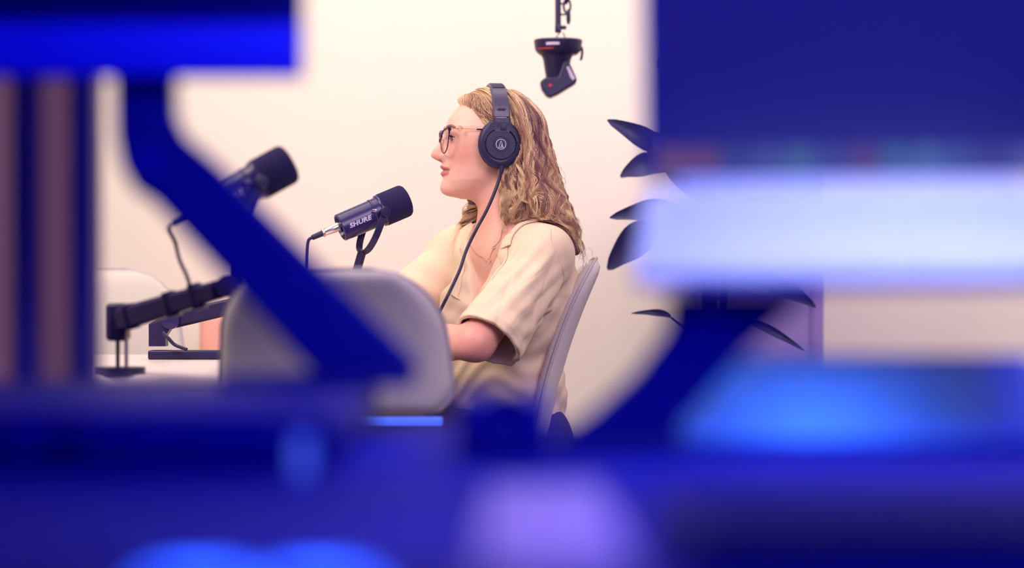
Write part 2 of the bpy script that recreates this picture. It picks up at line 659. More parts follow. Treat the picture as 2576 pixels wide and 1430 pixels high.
TF = smooth_table(_w, _F, -125, 90)
TS = smooth_table([-116, -110, -104, -96, -80, -54, -30, 0, 20, 43, 60, 85], [86, 104, 117, 122, 122.5, 121.5, 119, 115.5, 114.5, 114.5, 104, 70], -125, 90)
TN = smooth_table(_nw, _nn, -60, 60)
TW = smooth_table(_Ww, _W, -125, 90)
TC = smooth_table([-114, -95, -60, -40], [84, 70, 44, 38], -125, 90)
TB = smooth_table([-114, -95, -75, -50, -20], [62, 30, 16, 4, -10], -125, 90)
TP = smooth_table([-90, -40, 10, 40], [1.95, 1.95, 2.45, 2.3], -125, 90)
TC, TB, TP = [(x, np.convolve(np.pad(y, 40, mode='edge'), np.hanning(81) / np.hanning(81).sum(), mode='valid')) for x, y in (TC, TB, TP)]


def head_f(u, v, w):
    av = np.abs(v)
    Fc = np.interp(w, *TF)
    kk = np.clip((av - 8) / 22.0, 0, 1)
    kk = kk * kk * (3 - 2 * kk)
    Fc = Fc + (np.interp(w, *TS) - Fc) * kk
    W = np.interp(w, *TW)
    lipv = np.clip(1 - (av / 25.0) ** 2, 0, 1)
    lip = 3.6 * np.exp(-((w + 46.5) / 4.2) ** 2) + 3.6 * np.exp(-((w + 61.5) / 5.0) ** 2) - 3.4 * np.exp(-((w + 53.6) / 1.7) ** 2)
    Fc = Fc + lip * lipv
    sig = np.interp(w, [-40, -30, -22, -15, 0, 22, 40], [14, 13, 13, 11.5, 9, 8, 10])
    Fc = Fc + np.interp(w, *TN) * np.exp(-(av / sig) ** 2.2)
    Fc = Fc - 6.5 * np.exp(-((av - 31) / 13.0) ** 2 - ((w - 14.5) / 10.0) ** 2)
    Fc = Fc + 2.2 * np.exp(-((av - 26) / 16.0) ** 2 - ((w - 37) / 6.0) ** 2)
    Fc = Fc - 2.0 * np.exp(-((av - 27) / 5.0) ** 2 - ((w + 54) / 7.0) ** 2)
    Fc = Fc + 3.0 * np.exp(-((av - 38) / 15.0) ** 2 - ((w + 18) / 18.0) ** 2)
    c = np.interp(w, *TC)
    bk = np.interp(w, *TB)
    p = np.interp(w, *TP)
    a = np.where(u > c, (u - c) / np.maximum(Fc - c, 6), (c - u) / np.maximum(c - bk, 6))
    s = (np.abs(a) ** p + (av / W) ** p + 1e-9) ** (1 / p)
    face = (s - 1) * np.minimum(W, 55)
    face = smax(face, -(w + 113), 8)
    face = smax(face, w - 80, 20)
    q = [u, v, w]
    cran = ell(q, (17, 0, 35), (96, 73, 79))
    d = smin(face, cran, 18)
    # jaw / under-chin tissue
    d = smin(d, cone(q, (108, 0, -94), (52, 0, -92), 16, 24), 14)
    # wings of the nose
    qa = [u, av, w]
    d = smin(d, ell(qa, (122, 12.0, -24), (10, 5.6, 8.0)), 5)
    d = smax(d, -ell(qa, (131, 6.5, -34.5), (6.5, 3.6, 5.2)), 2.0)
    # eyelids with the opening cut through them
    lid = np.sqrt((u - 97) ** 2 + (av - 31) ** 2 + (w - 14) ** 2) - 13.6
    d = smin(d, lid, 5)
    d = smax(d, -ell([u, av, w - 0.10 * (av - 31)], (110, 31.5, 13.4), (9, 12.5, 4.5)), 1.2)
    d = smin(d, ell(qa, (12, 72, -4), (17, 7, 29)), 4)       # ear
    return d


# torso frame
TH = R(39)
TFW = np.array([-math.cos(TH), -math.sin(TH), 0])
TL = np.array([math.sin(TH), -math.cos(TH), 0])
TZ = np.array([0, 0, 1.0])
FR = (TFW, TL, TZ)
CH = np.array([0.022, 5.375, 0.825])
SHN = np.array([0.069, 5.243, 0.946])       # near shoulder joint
SHF = np.array([-0.122, 5.505, 0.948])
ELN = np.array([-0.076, 5.10, 0.757])
WRN = np.array([-0.265, 5.22, 0.752])
ELF = np.array([-0.300, 5.49, 0.765])
WRF = np.array([-0.330, 5.27, 0.758])
HIP = np.array([-0.012, 5.40, 0.52])
NK = np.array([-0.022, 5.372, 0.985])


def tl(f, l, z):
    return CH + f * TFW + l * TL + np.array([0, 0, z])


def fingers(base, fw, side, up):
    """five-finger hand: list of (a, b, ra, rb)"""
    fw, side, up = (np.array(x, float) / np.linalg.norm(x) for x in (fw, side, up))
    out = [(base, base + fw * 0.05, 0.021, 0.020), (base + side * 0.016, base + fw * 0.065 + side * 0.026, 0.016, 0.0115),
           (base - side * 0.014, base + fw * 0.062 - side * 0.026, 0.016, 0.0105)]
    for k, (o, L) in enumerate(((0.029, 0.066), (0.010, 0.075), (-0.010, 0.070), (-0.028, 0.054))):
        k0 = base + fw * (0.068 - abs(o) * 0.25) + side * o
        k1 = k0 + fw * L * 0.5 + side * o * 0.10 - up * 0.004
        k2 = k1 + fw * L * 0.3 - up * 0.011
        k3 = k2 + fw * L * 0.22 - up * 0.012
        out += [(k0, k1, 0.0092, 0.0085), (k1, k2, 0.0085, 0.0078), (k2, k3, 0.0078, 0.0065)]
    t0 = base + fw * 0.018 + side * 0.022
    t1 = t0 + fw * 0.030 + side * 0.026 - up * 0.004
    t2 = t1 + fw * 0.028 + side * 0.006 - up * 0.004
    out += [(t0, t1, 0.013, 0.0105), (t1, t2, 0.0102, 0.0078)]
    return out


hand_n = fingers(WRN + np.array([-0.012, 0.008, 0.0]), (-0.82, 0.55, -0.05), (-0.5, -0.8, 0.1), (0, 0, 1))
hand_f = fingers(WRF + np.array([-0.004, -0.014, 0.0]), (-0.55, -0.8, -0.08), (0.8, -0.5, 0.05), (0, 0, 1))
HIPN = HIP + TL * 0.085
HIPF = HIP - TL * 0.085
KNN = HIPN + np.array([-0.37, -0.10, 0.01])
KNF = HIPF + np.array([-0.38, -0.06, 0.01])
ANN = np.array([KNN[0] + 0.08, KNN[1] - 0.02, 0.085])
ANF = np.array([KNF[0] + 0.05, KNF[1] + 0.02, 0.085])


HIPS = HIP + np.array([0.055, 0, 0])


def lean(p):
    return [p[0] + np.clip(0.45 * np.maximum(0.86 - p[2], 0), 0, 0.06), p[1], p[2]]


def body_f(p):
    u, v, w = to_head(p)
    near = (w > -150)
    d = np.full(np.shape(w), 1.0)
    if np.any(near):
        d = np.where(near, head_f(u, v, np.maximum(w, -125)) + np.maximum(-125 - w, 0), 999.0) * HS
    neck = cone([u, v, w], (6, 0, -62), (-9, 0, -165), 50, 52) * HS
    neck = smin(neck, cone([u, v, w], (-9, 0, -165), (-16, 0, -235), 52, 62) * HS, 0.02)
    d = smin(d, neck, 0.026)
    pl = lean(p)
    t = ell(pl, tl(0, 0, 0.0), (0.098, 0.150, 0.185), FR)
    t = smin(t, ell(pl, HIPS + np.array([0.0, 0, 0.12]), (0.105, 0.140, 0.17), FR), 0.06)
    t = smin(t, ell(pl, HIPS, (0.115, 0.165, 0.11), FR), 0.06)
    for s in (-1, 1):
        t = smin(t, ell(p, tl(0.085, s * 0.075, 0.0), (0.062, 0.066, 0.066), FR), 0.03)
    for S in (SHN, SHF):
        t = smin(t, cone(p, NK + np.array([0.008, 0.0, -0.01]), S + np.array([0, 0, 0.005]), 0.046, 0.048), 0.045)
    t = smin(t, ell(p, tl(0.035, 0, 0.115), (0.06, 0.12, 0.06), FR), 0.04)
    d = smin(d, t, 0.03)
    for S, E, Wr, H in ((SHN, ELN, WRN, hand_n), (SHF, ELF, WRF, hand_f)):
        a = cone(p, S, E, 0.047, 0.039)
        a = smin(a, cone(p, E, E + (Wr - E) * 0.35, 0.038, 0.037), 0.02)
        a = smin(a, cone(p, E + (Wr - E) * 0.35, Wr, 0.037, 0.025), 0.015)
        for h in H:
            a = smin(a, cone(p, *h), 0.005)
        d = smin(d, a, 0.02)
    for Hh, K, A in ((HIPN, KNN, ANN), (HIPF, KNF, ANF)):
        g = smin(cone(p, Hh, K, 0.082, 0.056), cone(p, K, A, 0.055, 0.036), 0.03)
        g = smin(g, cone(p, A + np.array([0.02, 0, -0.04]), A + np.array([-0.14, 0, -0.055]), 0.034, 0.028), 0.03)
        d = smin(d, g, 0.03)
    return d


def wrinkle(p):
    """folds of the loose shirt"""
    x, y, z = p
    # folds running along the sleeve from the shoulder to the hem
    ax = HEM - SHN
    L = np.linalg.norm(ax)
    ax = ax / L
    r = [p[i] - SHN[i] for i in range(3)]
    t = (r[0] * ax[0] + r[1] * ax[1] + r[2] * ax[2]) / L
    e1 = np.cross(ax, TZ)
    e1 /= np.linalg.norm(e1)
    e2 = np.cross(ax, e1)
    c1 = r[0] * e1[0] + r[1] * e1[1] + r[2] * e1[2]
    c2 = r[0] * e2[0] + r[1] * e2[1] + r[2] * e2[2]
    ang = np.arctan2(c2, c1)
    rad = np.sqrt(c1 ** 2 + c2 ** 2)
    m = np.exp(-((np.maximum(rad - 0.085, 0)) / 0.03) ** 2)
    g = np.clip(t * 2.2, 0, 1) * np.clip(1.25 - t, 0.25, 1)
    f = 0.0056 * g * np.sin(5 * ang + 3.5 * t + 0.9 * np.sin(5 * t)) * (0.6 + 0.4 * np.sin(2 * ang + 1.7))
    f = f + 0.0032 * g * np.sin(11 * ang - 7 * t + 1.3)
    f = f + 0.0040 * np.exp(-((t - 0.55) / 0.3) ** 2) * np.sin(26 * t + 2.2 * ang)* np.clip(np.sin(ang + 0.5), 0, 1)
    f = f - 0.0040 * g * (1 - np.abs(np.sin(2.5 * ang + 2.4 * t + 0.6))) ** 6 - 0.0026 * g * (1 - np.abs(np.sin(4 * ang - 3.0 * t + 1.9 + 0.5 * np.sin(6 * t)))) ** 7
    f = f * m
    # diagonal folds on the body and creases at the back
    q = x * 0.75 + z * 0.66
    f = f + 0.0028 * np.sin(95 * q + 18 * y + 2 * np.sin(22 * z)) * np.clip((0.93 - z) * 9, 0, 1) * (1 - 0.8 * m)
    f = f + 0.0016 * np.sin(170 * (z * 0.8 - x * 0.35) + 5 * np.sin(30 * x)) * np.clip((0.88 - z) * 9, 0, 1)
    f = f + 0.0012 * np.sin(60 * x + 80 * y + 45 * z)
    return f


HEM = P(1226, 858, 5.115)
HEMF = SHF + (ELF - SHF) * 0.85


WR = [0.0]


def sleeve(p, S, E, r0, r1, cut, flat=0.0):
    ax = np.array(E) - np.array(S)
    L = np.linalg.norm(ax)
    ax /= L
    E2 = E + ax * 0.06
    t = (p[0] - S[0]) * ax[0] + (p[1] - S[1]) * ax[1] + (p[2] - S[2]) * ax[2]
    if cut == 'out':
        rb = r1 + (r1 - r0) * 0.06 / L
        d = cone(p, S, E2, r0, rb)
        d = d - 0.0014 * (np.clip((t - (L - 0.024)) / 0.002, 0, 1))
        return np.maximum(d, t - L)
    rb = r1 + (r1 - r0) * 0.06 / L
    return np.maximum(cone(p, S, E2, r0 - 0.0085, rb - 0.0085) - WR[0], -(t - L * 0.72))


def shirt_f(p):
    pl = lean(p)
    t = ell(pl, tl(0.0, 0, -0.005), (0.116, 0.166, 0.195), FR)
    t = smin(t, ell(pl, HIPS + np.array([0.0, 0, 0.14]), (0.120, 0.150, 0.19), FR), 0.06)
    t = smin(t, cone(pl, HIPS + np.array([-0.02, 0, 0.10]), HIPS + np.array([-0.005, 0, 0.02]), 0.118, 0.122), 0.08)
    for s in (-1, 1):
        t = smin(t, ell(p, tl(0.088, s * 0.075, -0.004), (0.066, 0.074, 0.078), FR), 0.05)
    for S in (SHN, SHF):
        t = smin(t, cone(p, NK + np.array([0.012, 0.0, -0.018]), S + np.array([0.0, 0, 0.004]), 0.058, 0.056), 0.05)
    t = smin(t, ell(p, tl(0.035, 0, 0.115), (0.068, 0.13, 0.064), FR), 0.05)
    t = smax(t, -(p[2] - (HIP[2] - 0.02)), 0.01)
    s1 = sleeve(p, SHN + np.array([0.004, 0, -0.006]), HEM, 0.057, 0.077, 'out')
    s2 = sleeve(p, SHF, HEMF, 0.058, 0.072, 'out')
    t = smin(t, s1, 0.035)
    t = smin(t, s2, 0.03)
    WR[0] = wrinkle(p)
    t = t - WR[0]
    t = np.maximum(t, -sleeve(p, SHN + np.array([0.004, 0, -0.006]), HEM, 0.057, 0.077, 'in'))
    t = np.maximum(t, -sleeve(p, SHF, HEMF, 0.058, 0.072, 'in'))
    # flat hem plane of the near sleeve
    # neck opening and the V down the front
    q = (p[0] - CH[0]) * TFW[0] + (p[1] - CH[1]) * TFW[1]
    s = (p[0] - CH[0]) * TL[0] + (p[1] - CH[1]) * TL[1]
    hwid = np.clip((p[2] - VBOT) * 0.52, -0.02, 0.075)
    V = np.maximum(np.abs(s + 0.004) - hwid, 0.03 - q)
    t = smax(t, -V, 0.006)
    t = smax(t, -cone(p, NK + np.array([0.006, 0, -0.03]), NK + np.array([0.004, 0, 0.15]), 0.062, 0.080), 0.012)
    return t


VBOT = 0.835

woman = thing('person', 'woman in cream short-sleeved shirt with curly blonde hair, seated in profile', 'person', (0.05, 5.4, 0))

xs = axis_pts([(-0.60, -0.205, 0.006), (-0.205, 0.07, 0.0017), (0.07, 0.24, 0.006)])
ys = axis_pts([(5.02, 5.262, 0.005), (5.262, 5.45, 0.0019), (5.45, 5.66, 0.006)])
zs = axis_pts([(0.0, 0.66, 0.009), (0.66, 1.03, 0.0045), (1.03, 1.31, 0.0017)])
V, Q = polygonise(body_f, xs, ys, zs)
u, v, w = to_head(V.T)
av = np.abs(v)
base = np.array(lin(236, 184, 164))
pinkc = np.array(lin(232, 142, 132))
C = np.tile(base, (len(V), 1))


def blend(C, c, k):
    k = np.clip(k, 0, 1)[:, None]
    return C * (1 - k) + np.array(c) * k


hd = (w > -118)
C = blend(C, pinkc, 0.55 * np.exp(-((u - 88) / 26) ** 2 - ((w + 22) / 26) ** 2) * hd)
C = blend(C, pinkc, 0.6 * np.exp(-((u - 143) / 14) ** 2 - ((w + 20) / 14) ** 2) * hd)
C = blend(C, pinkc, 0.35 * np.exp(-((w + 150) / 45) ** 2))
C = blend(C, pinkc, 0.75 * np.exp(-((V[:, 0] - ELN[0]) / 0.06) ** 2 - ((V[:, 1] - ELN[1]) / 0.1) ** 2 - ((V[:, 2] - ELN[2]) / 0.07) ** 2))
lipm = np.clip((25.5 - av) / 2.5, 0, 1) * np.clip((w + 69 - 0.006 * av ** 2) / 2.5, 0, 1) * np.clip((-42.5 - 0.011 * av ** 2 - w) / 2.0, 0, 1) * (u > 100)
C = blend(C, lin(200, 98, 104), 0.85 * lipm)
C = blend(C, lin(120, 48, 62), 0.8 * lipm * np.exp(-((w + 53.8) / 1.6) ** 2))
C = blend(C, lin(214, 120, 118), 0.6 * np.exp(-((av - 32) / 16) ** 2 - ((w - 20) / 6) ** 2) * (u > 90))
C = blend(C, lin(196, 108, 112), 0.5 * np.exp(-((av - 32) / 13) ** 2 - ((w - 6) / 4) ** 2) * (u > 90))
me = mesh_from(V, Q)
set_col(me, C)
body = link('body', me, M['skin'], woman, angle=0)

# eyes, lashes, brows
for s in (1, -1):
    c = hw(97.3, 31 * s, 14)
    mb = MB()
    bm = bmesh.new()
    bmesh.ops.create_uvsphere(bm, u_segments=32, v_segments=20, radius=12.2 * HS)
    bm.transform(Matrix.Translation(Vector(c)))
    mb.bm(bm)
    eye = mb.build('eyeball', M['eyewhite'], woman)
    gz = HU * 0.97 + HV * (-0.04) * s + np.array([0, 0, -0.02])
    MB().lathe([(11.3 * HS, 5.8 * HS), (12.0 * HS, 5.6 * HS), (12.6 * HS, 3.4 * HS), (12.9 * HS, 0.4 * HS)], c, gz, 24).build('iris', M['iris'], eye, angle=0)
    MB().lathe([(12.5 * HS, 2.6 * HS), (12.95 * HS, 2.3 * HS), (13.1 * HS, 0.3 * HS)], c, gz, 16).build('pupil', M['pupil'], eye, angle=0)
    mb = MB()
    for k in range(26):
        a = -12 + 24 * k / 25
        vv = 31.5 + a
        uu = 97 + math.sqrt(max(14.0 ** 2 - a * a, 9))
        ww = 13.4 + 4.6 * math.sqrt(max(1 - (a / 13.0) ** 2, 0)) + 0.1 * a
        b0 = hw(uu - 0.6, s * vv, ww)
        b1 = hw(uu + 3.4, s * (vv + a * 0.16), ww + 0.6)
        b2 = hw(uu + 6.0, s * (vv + a * 0.30), ww + 3.2)
        mb.tube([b0, b1, b2], [0.0005, 0.0004, 0.00012], 4)
        if k % 2 == 0:
            wl = 13.4 - 4.2 * math.sqrt(max(1 - (a / 13.0) ** 2, 0)) + 0.1 * a
            mb.tube([hw(uu - 0.6, s * vv, wl), hw(uu + 2.5, s * (vv + a * 0.15), wl - 1.2)], [0.0004, 0.00012], 4)
    lo = mb.build('eyelashes', M['lash'], woman)
    lo['kind'] = 'stuff'
    mb = MB()
    pts = []
    for k in range(14):
        t = k / 13
        pts.append(hw(112, s * (15 + 38 * t), 37 + 7 * math.sin(t * 2.3) - 3 * t))
    pts = np.array(pts)
    for _ in range(6):
        pts = project(body_f, pts, level=0.0006)
    rr = np.array([0.0018 + 0.0016 * math.sin(PI * min(1, (k / 13) * 0.9 + 0.12)) for k in range(14)]) 
    mb.tube(pts, rr, 6)
    mb.build('eyebrow', M['brow'], woman)

# trousers


def trousers_f(p):
    d = ell(p, HIP, (0.125, 0.176, 0.118), FR)
    for Hh, K, A in ((HIPN, KNN, ANN), (HIPF, KNF, ANF)):
        g = smin(cone(p, Hh, K, 0.092, 0.066), cone(p, K, A, 0.064, 0.056), 0.03)
        d = smin(d, g, 0.03)
    return d - 0.003 * np.sin(60 * p[2] + 25 * p[0])


V, Q = polygonise(trousers_f, axis_pts([(-0.55, 0.26, 0.011)]), axis_pts([(5.05, 5.72, 0.011)]), axis_pts([(0.09, 0.70, 0.011)]))
link('trousers', mesh_from(V, Q), M['trousers'], woman, angle=0)
for A in (ANN, ANF):
    mb = MB()
    mb.box((A[0] - 0.19, A[1] - 0.045, 0.0), (A[0] + 0.065, A[1] + 0.045, 0.075), 0.028)
    mb.build('shoe', M['black'], woman)

# shirt
V, Q = polygonise(shirt_f, axis_pts([(-0.42, -0.20, 0.006), (-0.20, 0.21, 0.0034)]), axis_pts([(5.0, 5.30, 0.0034), (5.30, 5.68, 0.006)]), axis_pts([(0.49, 0.70, 0.006), (0.70, 1.05, 0.0034)]))
shirt = link('shirt', mesh_from(V, Q), M['shirt'], woman, angle=0)


def shirt_flat(p):
    return shirt_f(p)


def strip(name, A, B, off, thick, m, parent, n=26, k=7, f=shirt_f, crown=0.0):
    """cloth strip between two polylines, laid on the implicit surface"""
    A, _ = resample(A, 0.0, n)
    B, _ = resample(B, 0.0, n)
    g = np.linspace(0, 1, k)
    G = A[:, None, :] * (1 - g)[None, :, None] + B[:, None, :] * g[None, :, None]
    G = G.reshape(-1, 3)
    lev = np.tile(off + crown * np.sin(PI * g), n)
    for _ in range(8):
        G = project(f, G, 6e-4, 0.008, lev)
    nrm = grad(f, G, 6e-4)
    nrm /= np.linalg.norm(nrm, axis=1)[:, None] + 1e-9
    top = G + nrm * thick
    Vv = np.vstack([G, top])
    N = n * k
    F = []
    for i in range(n - 1):
        for j in range(k - 1):
            a, b, c, d = i * k + j, i * k + j + 1, (i + 1) * k + j + 1, (i + 1) * k + j
            F.append((a, b, c, d))
            F.append((N + a, N + d, N + c, N + b))
    rim = [i * k for i in range(n)] + [(n - 1) * k + j for j in range(1, k)] + [i * k + k - 1 for i in range(n - 2, -1, -1)] + [j for j in range(k - 2, 0, -1)]
    for a, b in zip(rim, rim[1:] + rim[:1]):
        F.append((a, b, N + b, N + a))
    return MB().add(Vv, F).build(name, m, parent, angle=50)


# ------------------------------------------------------------------ collar, placket, pocket
# near lapel: down the V edge, folded outward
strip('collar', [P(1322, 545, 5.33), P(1290, 562, 5.30), P(1262, 590, 5.28), P(1240, 622, 5.24)],
      [P(1362, 562, 5.29), P(1330, 584, 5.26), P(1300, 596, 5.25), P(1276, 612, 5.23)], 0.0015, 0.003, M['shirt'], shirt, crown=0.003)
strip('lapel', [P(1262, 586, 5.28), P(1226, 630, 5.24), P(1180, 690, 5.2), P(1140, 742, 5.19)],
      [P(1282, 606, 5.25), P(1248, 640, 5.22), P(1196, 697, 5.18), P(1150, 750, 5.18)], 0.0006, 0.0022, M['shirt'], shirt, crown=0.0016)
strip('lapel', [P(1196, 596, 5.42), P(1172, 640, 5.38), P(1150, 690, 5.33), P(1130, 735, 5.28)],
      [P(1180, 588, 5.44), P(1152, 630, 5.42), P(1134, 684, 5.38), P(1120, 730, 5.32)], 0.0006, 0.0022, M['shirt'], shirt, crown=0.002)
strip('pocket', [P(1160, 708, 5.17), P(1190, 713, 5.16), P(1226, 706, 5.15)],
      [P(1150, 770, 5.18), P(1180, 780, 5.16), P(1208, 778, 5.15)], 0.002, 0.0016, M['shirt'], shirt)
strip('pocket_welt', [P(1158, 706, 5.17), P(1190, 711, 5.16), P(1228, 704, 5.15)],
      [P(1156, 715, 5.17), P(1190, 722, 5.16), P(1226, 714, 5.15)], 0.004, 0.0022, M['shirt'], shirt, k=4)
# seam where the sleeve is set in
seam = [P(1386, 566, 5.2), P(1388, 600, 5.18), P(1408, 632, 5.17), P(1424, 668, 5.18), P(1434, 705, 5.2), P(1432, 745, 5.22)]
seam, _ = resample(seam, 0, 30)
for _ in range(8):
    seam = project(shirt_f, seam, 6e-4, 0.008, 0.0004)
MB().tube(seam, 0.0013, 6).build('shoulder_seam', M['shirt'], shirt)
# ------------------------------------------------------------------ hair


def hg(*pts):
    return np.array([hpx(*q) for q in pts])


def mm_cone(p, a, b, ra, rb):
    return cone(p, hpx(*a), hpx(*b), ra * 0.001, rb * 0.001)


def hairmass_f(p):
    u, v, w = to_head(p)
    cap = ell([u, v, w], (15, 0, 35), (101, 79.5, 86))
    cap = smax(cap, (u - 0.78 * w - 7 + 0.10 * np.abs(v)) * 0.78, 6)
    cap = smax(cap, -(w + 40), 10) * HS
    d = smin(cap, mm_cone(p, (1312, 330, 30), (1338, 430, 36), 46, 42), 0.03)
    d = smin(d, mm_cone(p, (1338, 430, 36), (1372, 520, 48), 42, 38), 0.02)
    d = smin(d, mm_cone(p, (1372, 520, 48), (1416, 578, 66), 36, 24), 0.02)
    d = smin(d, mm_cone(p, (1416, 578, 66), (1448, 632, 84), 22, 10), 0.02)
    d = smin(d, mm_cone(p, (1300, 420, -10), (1330, 540, -10), 62, 52), 0.03)
    d = smin(d, mm_cone(p, (1284, 440, 46), (1298, 535, 58), 22, 20), 0.02)
    d = smin(d, mm_cone(p, (1300, 400, -60), (1330, 560, -70), 40, 40), 0.03)
    d = smin(d, mm_cone(p, (1215, 420, -74), (1180, 560, -88), 14, 12), 0.02)
    d = smin(d, mm_cone(p, (1180, 560, -88), (1164, 628, -86), 11, 6), 0.02)
    return d


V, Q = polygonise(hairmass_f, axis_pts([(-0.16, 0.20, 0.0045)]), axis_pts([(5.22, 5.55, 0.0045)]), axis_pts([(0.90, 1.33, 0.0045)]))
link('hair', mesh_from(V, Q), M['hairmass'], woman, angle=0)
hair_o = woman.children[-1]

# guide sheets: neighbouring guides are blended
near = [
    [(1158, 252, 14), (1176, 276, 36), (1198, 300, 58), (1222, 330, 74), (1252, 372, 80), (1272, 440, 66), (1268, 520, 62), (1258, 590, 66)],
    [(1170, 242, 10), (1196, 262, 36), (1222, 292, 60), (1250, 330, 76), (1276, 385, 78), (1288, 450, 68), (1292, 520, 66), (1276, 590, 70)],
    [(1205, 234, 8), (1235, 252, 36), (1262, 284, 60), (1286, 330, 74), (1302, 392, 76), (1308, 458, 72), (1316, 525, 72), (1300, 566, 84)],
    [(1245, 230, 6), (1275, 244, 32), (1300, 278, 58), (1318, 330, 70), (1328, 396, 74), (1336, 462, 74), (1348, 525, 76), (1350, 572, 92)],
    [(1270, 230, 4), (1300, 242, 28), (1325, 278, 50), (1342, 335, 62), (1352, 400, 68), (1364, 465, 72), (1384, 530, 78), (1402, 590, 94)],
    [(1285, 232, 2), (1318, 248, 22), (1345, 288, 40), (1360, 345, 50), (1374, 408, 58), (1390, 470, 64), (1412, 535, 74), (1440, 612, 92)],
    [(1290, 234, 0), (1330, 255, 10), (1358, 300, 22), (1374, 352, 28), (1390, 415, 36), (1408, 478, 44), (1434, 548, 58), (1462, 640, 84)],
    [(1290, 235, -6), (1330, 257, -4), (1360, 304, 0), (1378, 360, 4), (1394, 425, 8), (1412, 485, 14), (1440, 556, 30), (1464, 655, 70)],
]
far = [
    [(1158, 250, -6), (1172, 272, -36), (1192, 300, -60), (1215, 350, -78), (1210, 430, -84), (1192, 500, -88), (1178, 560, -92), (1166, 640, -92)],
    [(1180, 242, -6), (1205, 262, -40), (1230, 300, -66), (1245, 360, -82), (1238, 430, -86), (1212, 500, -88), (1196, 560, -90), (1182, 610, -88)],
    [(1245, 230, -6), (1275, 250, -40), (1300, 290, -66), (1310, 360, -80), (1310, 430, -84), (1318, 500, -84), (1330, 560, -88), (1345, 640, -92)],
    [(1285, 232, -6), (1320, 250, -24), (1350, 300, -40), (1365, 360, -46), (1378, 430, -40), (1392, 500, -34), (1412, 570, -20), (1430, 640, 0)],
]
NP = 42
tt = np.linspace(0, 1, NP)


def hair_push(p):
    return np.minimum(hairmass_f(p), shirt_f(p) - 0.002)


def strands(guides, n, front, seed, mass=hair_push):
    r = np.random.default_rng(seed)
    G = np.array([resample(hg(*g), 0.0, NP)[0] for g in guides])
    m = len(G)
    nl = max(8, n // 34)
    lock = r.integers(0, nl, n)
    k = np.clip(r.uniform(0, m - 1.001, nl)[lock] + r.normal(0, 0.075, n), 0, m - 1.001)
    i = k.astype(int)
    a = (k - i)[:, None, None]
    a = a * a * (3 - 2 * a)
    S = G[i] * (1 - a) + G[i + 1] * a
    # some strands start further down the head and end sooner
    L = np.clip(r.uniform(0.82, 1.0, nl)[lock] + r.normal(0, 0.02, n), 0.7, 1.0)
    st = np.clip((r.uniform(0.0, 0.4, nl) * (r.random(nl) < 0.55))[lock] + r.normal(0, 0.02, n), 0, 0.5)
    tq = st[:, None] + (L - st)[:, None] * tt[None, :]
    xi = tq * (NP - 1)
    j = np.clip(xi.astype(int), 0, NP - 2)
    b = (xi - j)[:, :, None]
    ii = np.arange(n)[:, None]
    S = S[ii, j] * (1 - b) + S[ii, j + 1] * b
    # strands of one lock share a wave
    ph = r.uniform(0, 2 * PI, (nl, 3))[lock] + r.normal(0, 0.13, (n, 3))
    fr = r.uniform(17, 32, (nl, 1))[lock]
    am = r.uniform(0.5, 1.25, (nl, 1))[lock]
    offl = r.normal(0, 1, (nl, 3))[lock]
    env = 0.0011 + 0.0145 * np.clip((tq - 0.18) / 0.82, 0, 1) ** 1.2
    W = fr * (tq * (1 + 0.35 * tq))
    S[:, :, 0] += am * env * np.sin(W + ph[:, :1]) + offl[:, :1] * 0.004 * tq
    S[:, :, 1] += am * env * 1.1 * np.sin(W * 1.02 + ph[:, 1:2]) + offl[:, 1:2] * 0.004 * tq
    S[:, :, 2] += am * env * 0.55 * np.sin(W * 1.3 + ph[:, 2:3]) + offl[:, 2:3] * 0.003 * tq
    S += r.normal(0, 0.0017, (n, 1, 3)) * (1.15 - 0.6 * tq)[:, :, None] + r.normal(0, 0.0009, (n, 1, 3)) * (tq ** 2)[:, :, None]
    # keep them just outside the mass below
    F = S.reshape(-1, 3)
    lift = (r.uniform(0.0004, 0.0085, (nl, 1))[lock] * np.ones((1, NP)) + r.uniform(0, 0.002, (n, 1))).ravel()
    for _ in range(3):
        d = mass(F.T)
        g = grad(mass, F, 1e-3)
        g /= np.linalg.norm(g, axis=1)[:, None] + 1e-9
        push = np.clip(lift - d, 0, 0.03) 
        F = F + g * push[:, None]
    # draw far-flung points in
        d = mass(F.T)
        pull = np.clip(d - 0.016, 0, 0.03) * 0.5
        F = F - g * pull[:, None]
    S = F.reshape(n, NP, 3)
    for _ in range(1):
        S[:, 1:-1] = 0.5 * S[:, 1:-1] + 0.25 * (S[:, :-2] + S[:, 2:])
    return S, tq, lock, nl, k


def strand_mesh(name, S, tq, rad, colors):
    n = len(S)
    T = np.gradient(S, axis=1)
    T /= np.linalg.norm(T, axis=2)[:, :, None] + 1e-12
    A = np.cross(T, np.array([0.35, 1.0, 0.2]))
    A /= np.linalg.norm(A, axis=2)[:, :, None] + 1e-12
    B = np.cross(T, A)
    taper = np.clip(np.minimum(1.0, (1.02 - tt) * 4), 0.15, 1) * np.clip(0.5 + tt * 6, 0, 1)
    Rr = rad[:, None] * taper[None, :]
    ring = []
    for kk in range(3):
        an = 2 * PI * kk / 3
        ring.append(S + Rr[:, :, None] * (A * math.cos(an) + B * math.sin(an)))
    Vv = np.stack(ring, axis=2).reshape(-1, 3)
    base = (np.arange(n)[:, None] * NP + np.arange(NP - 1)[None, :]).ravel() * 3
    qs = []
    for kk in range(3):
        k2 = (kk + 1) % 3
        qs.append(np.column_stack([base + kk, base + k2, base + 3 + k2, base + 3 + kk]))
    me = mesh_from(Vv, np.vstack(qs))
    Cc = np.repeat(colors.reshape(-1, 3), 3, axis=0)
    set_col(me, Cc)
    o = link(name, me, M['hair'], hair_o, angle=0)
    o['kind'] = 'stuff'
    return o


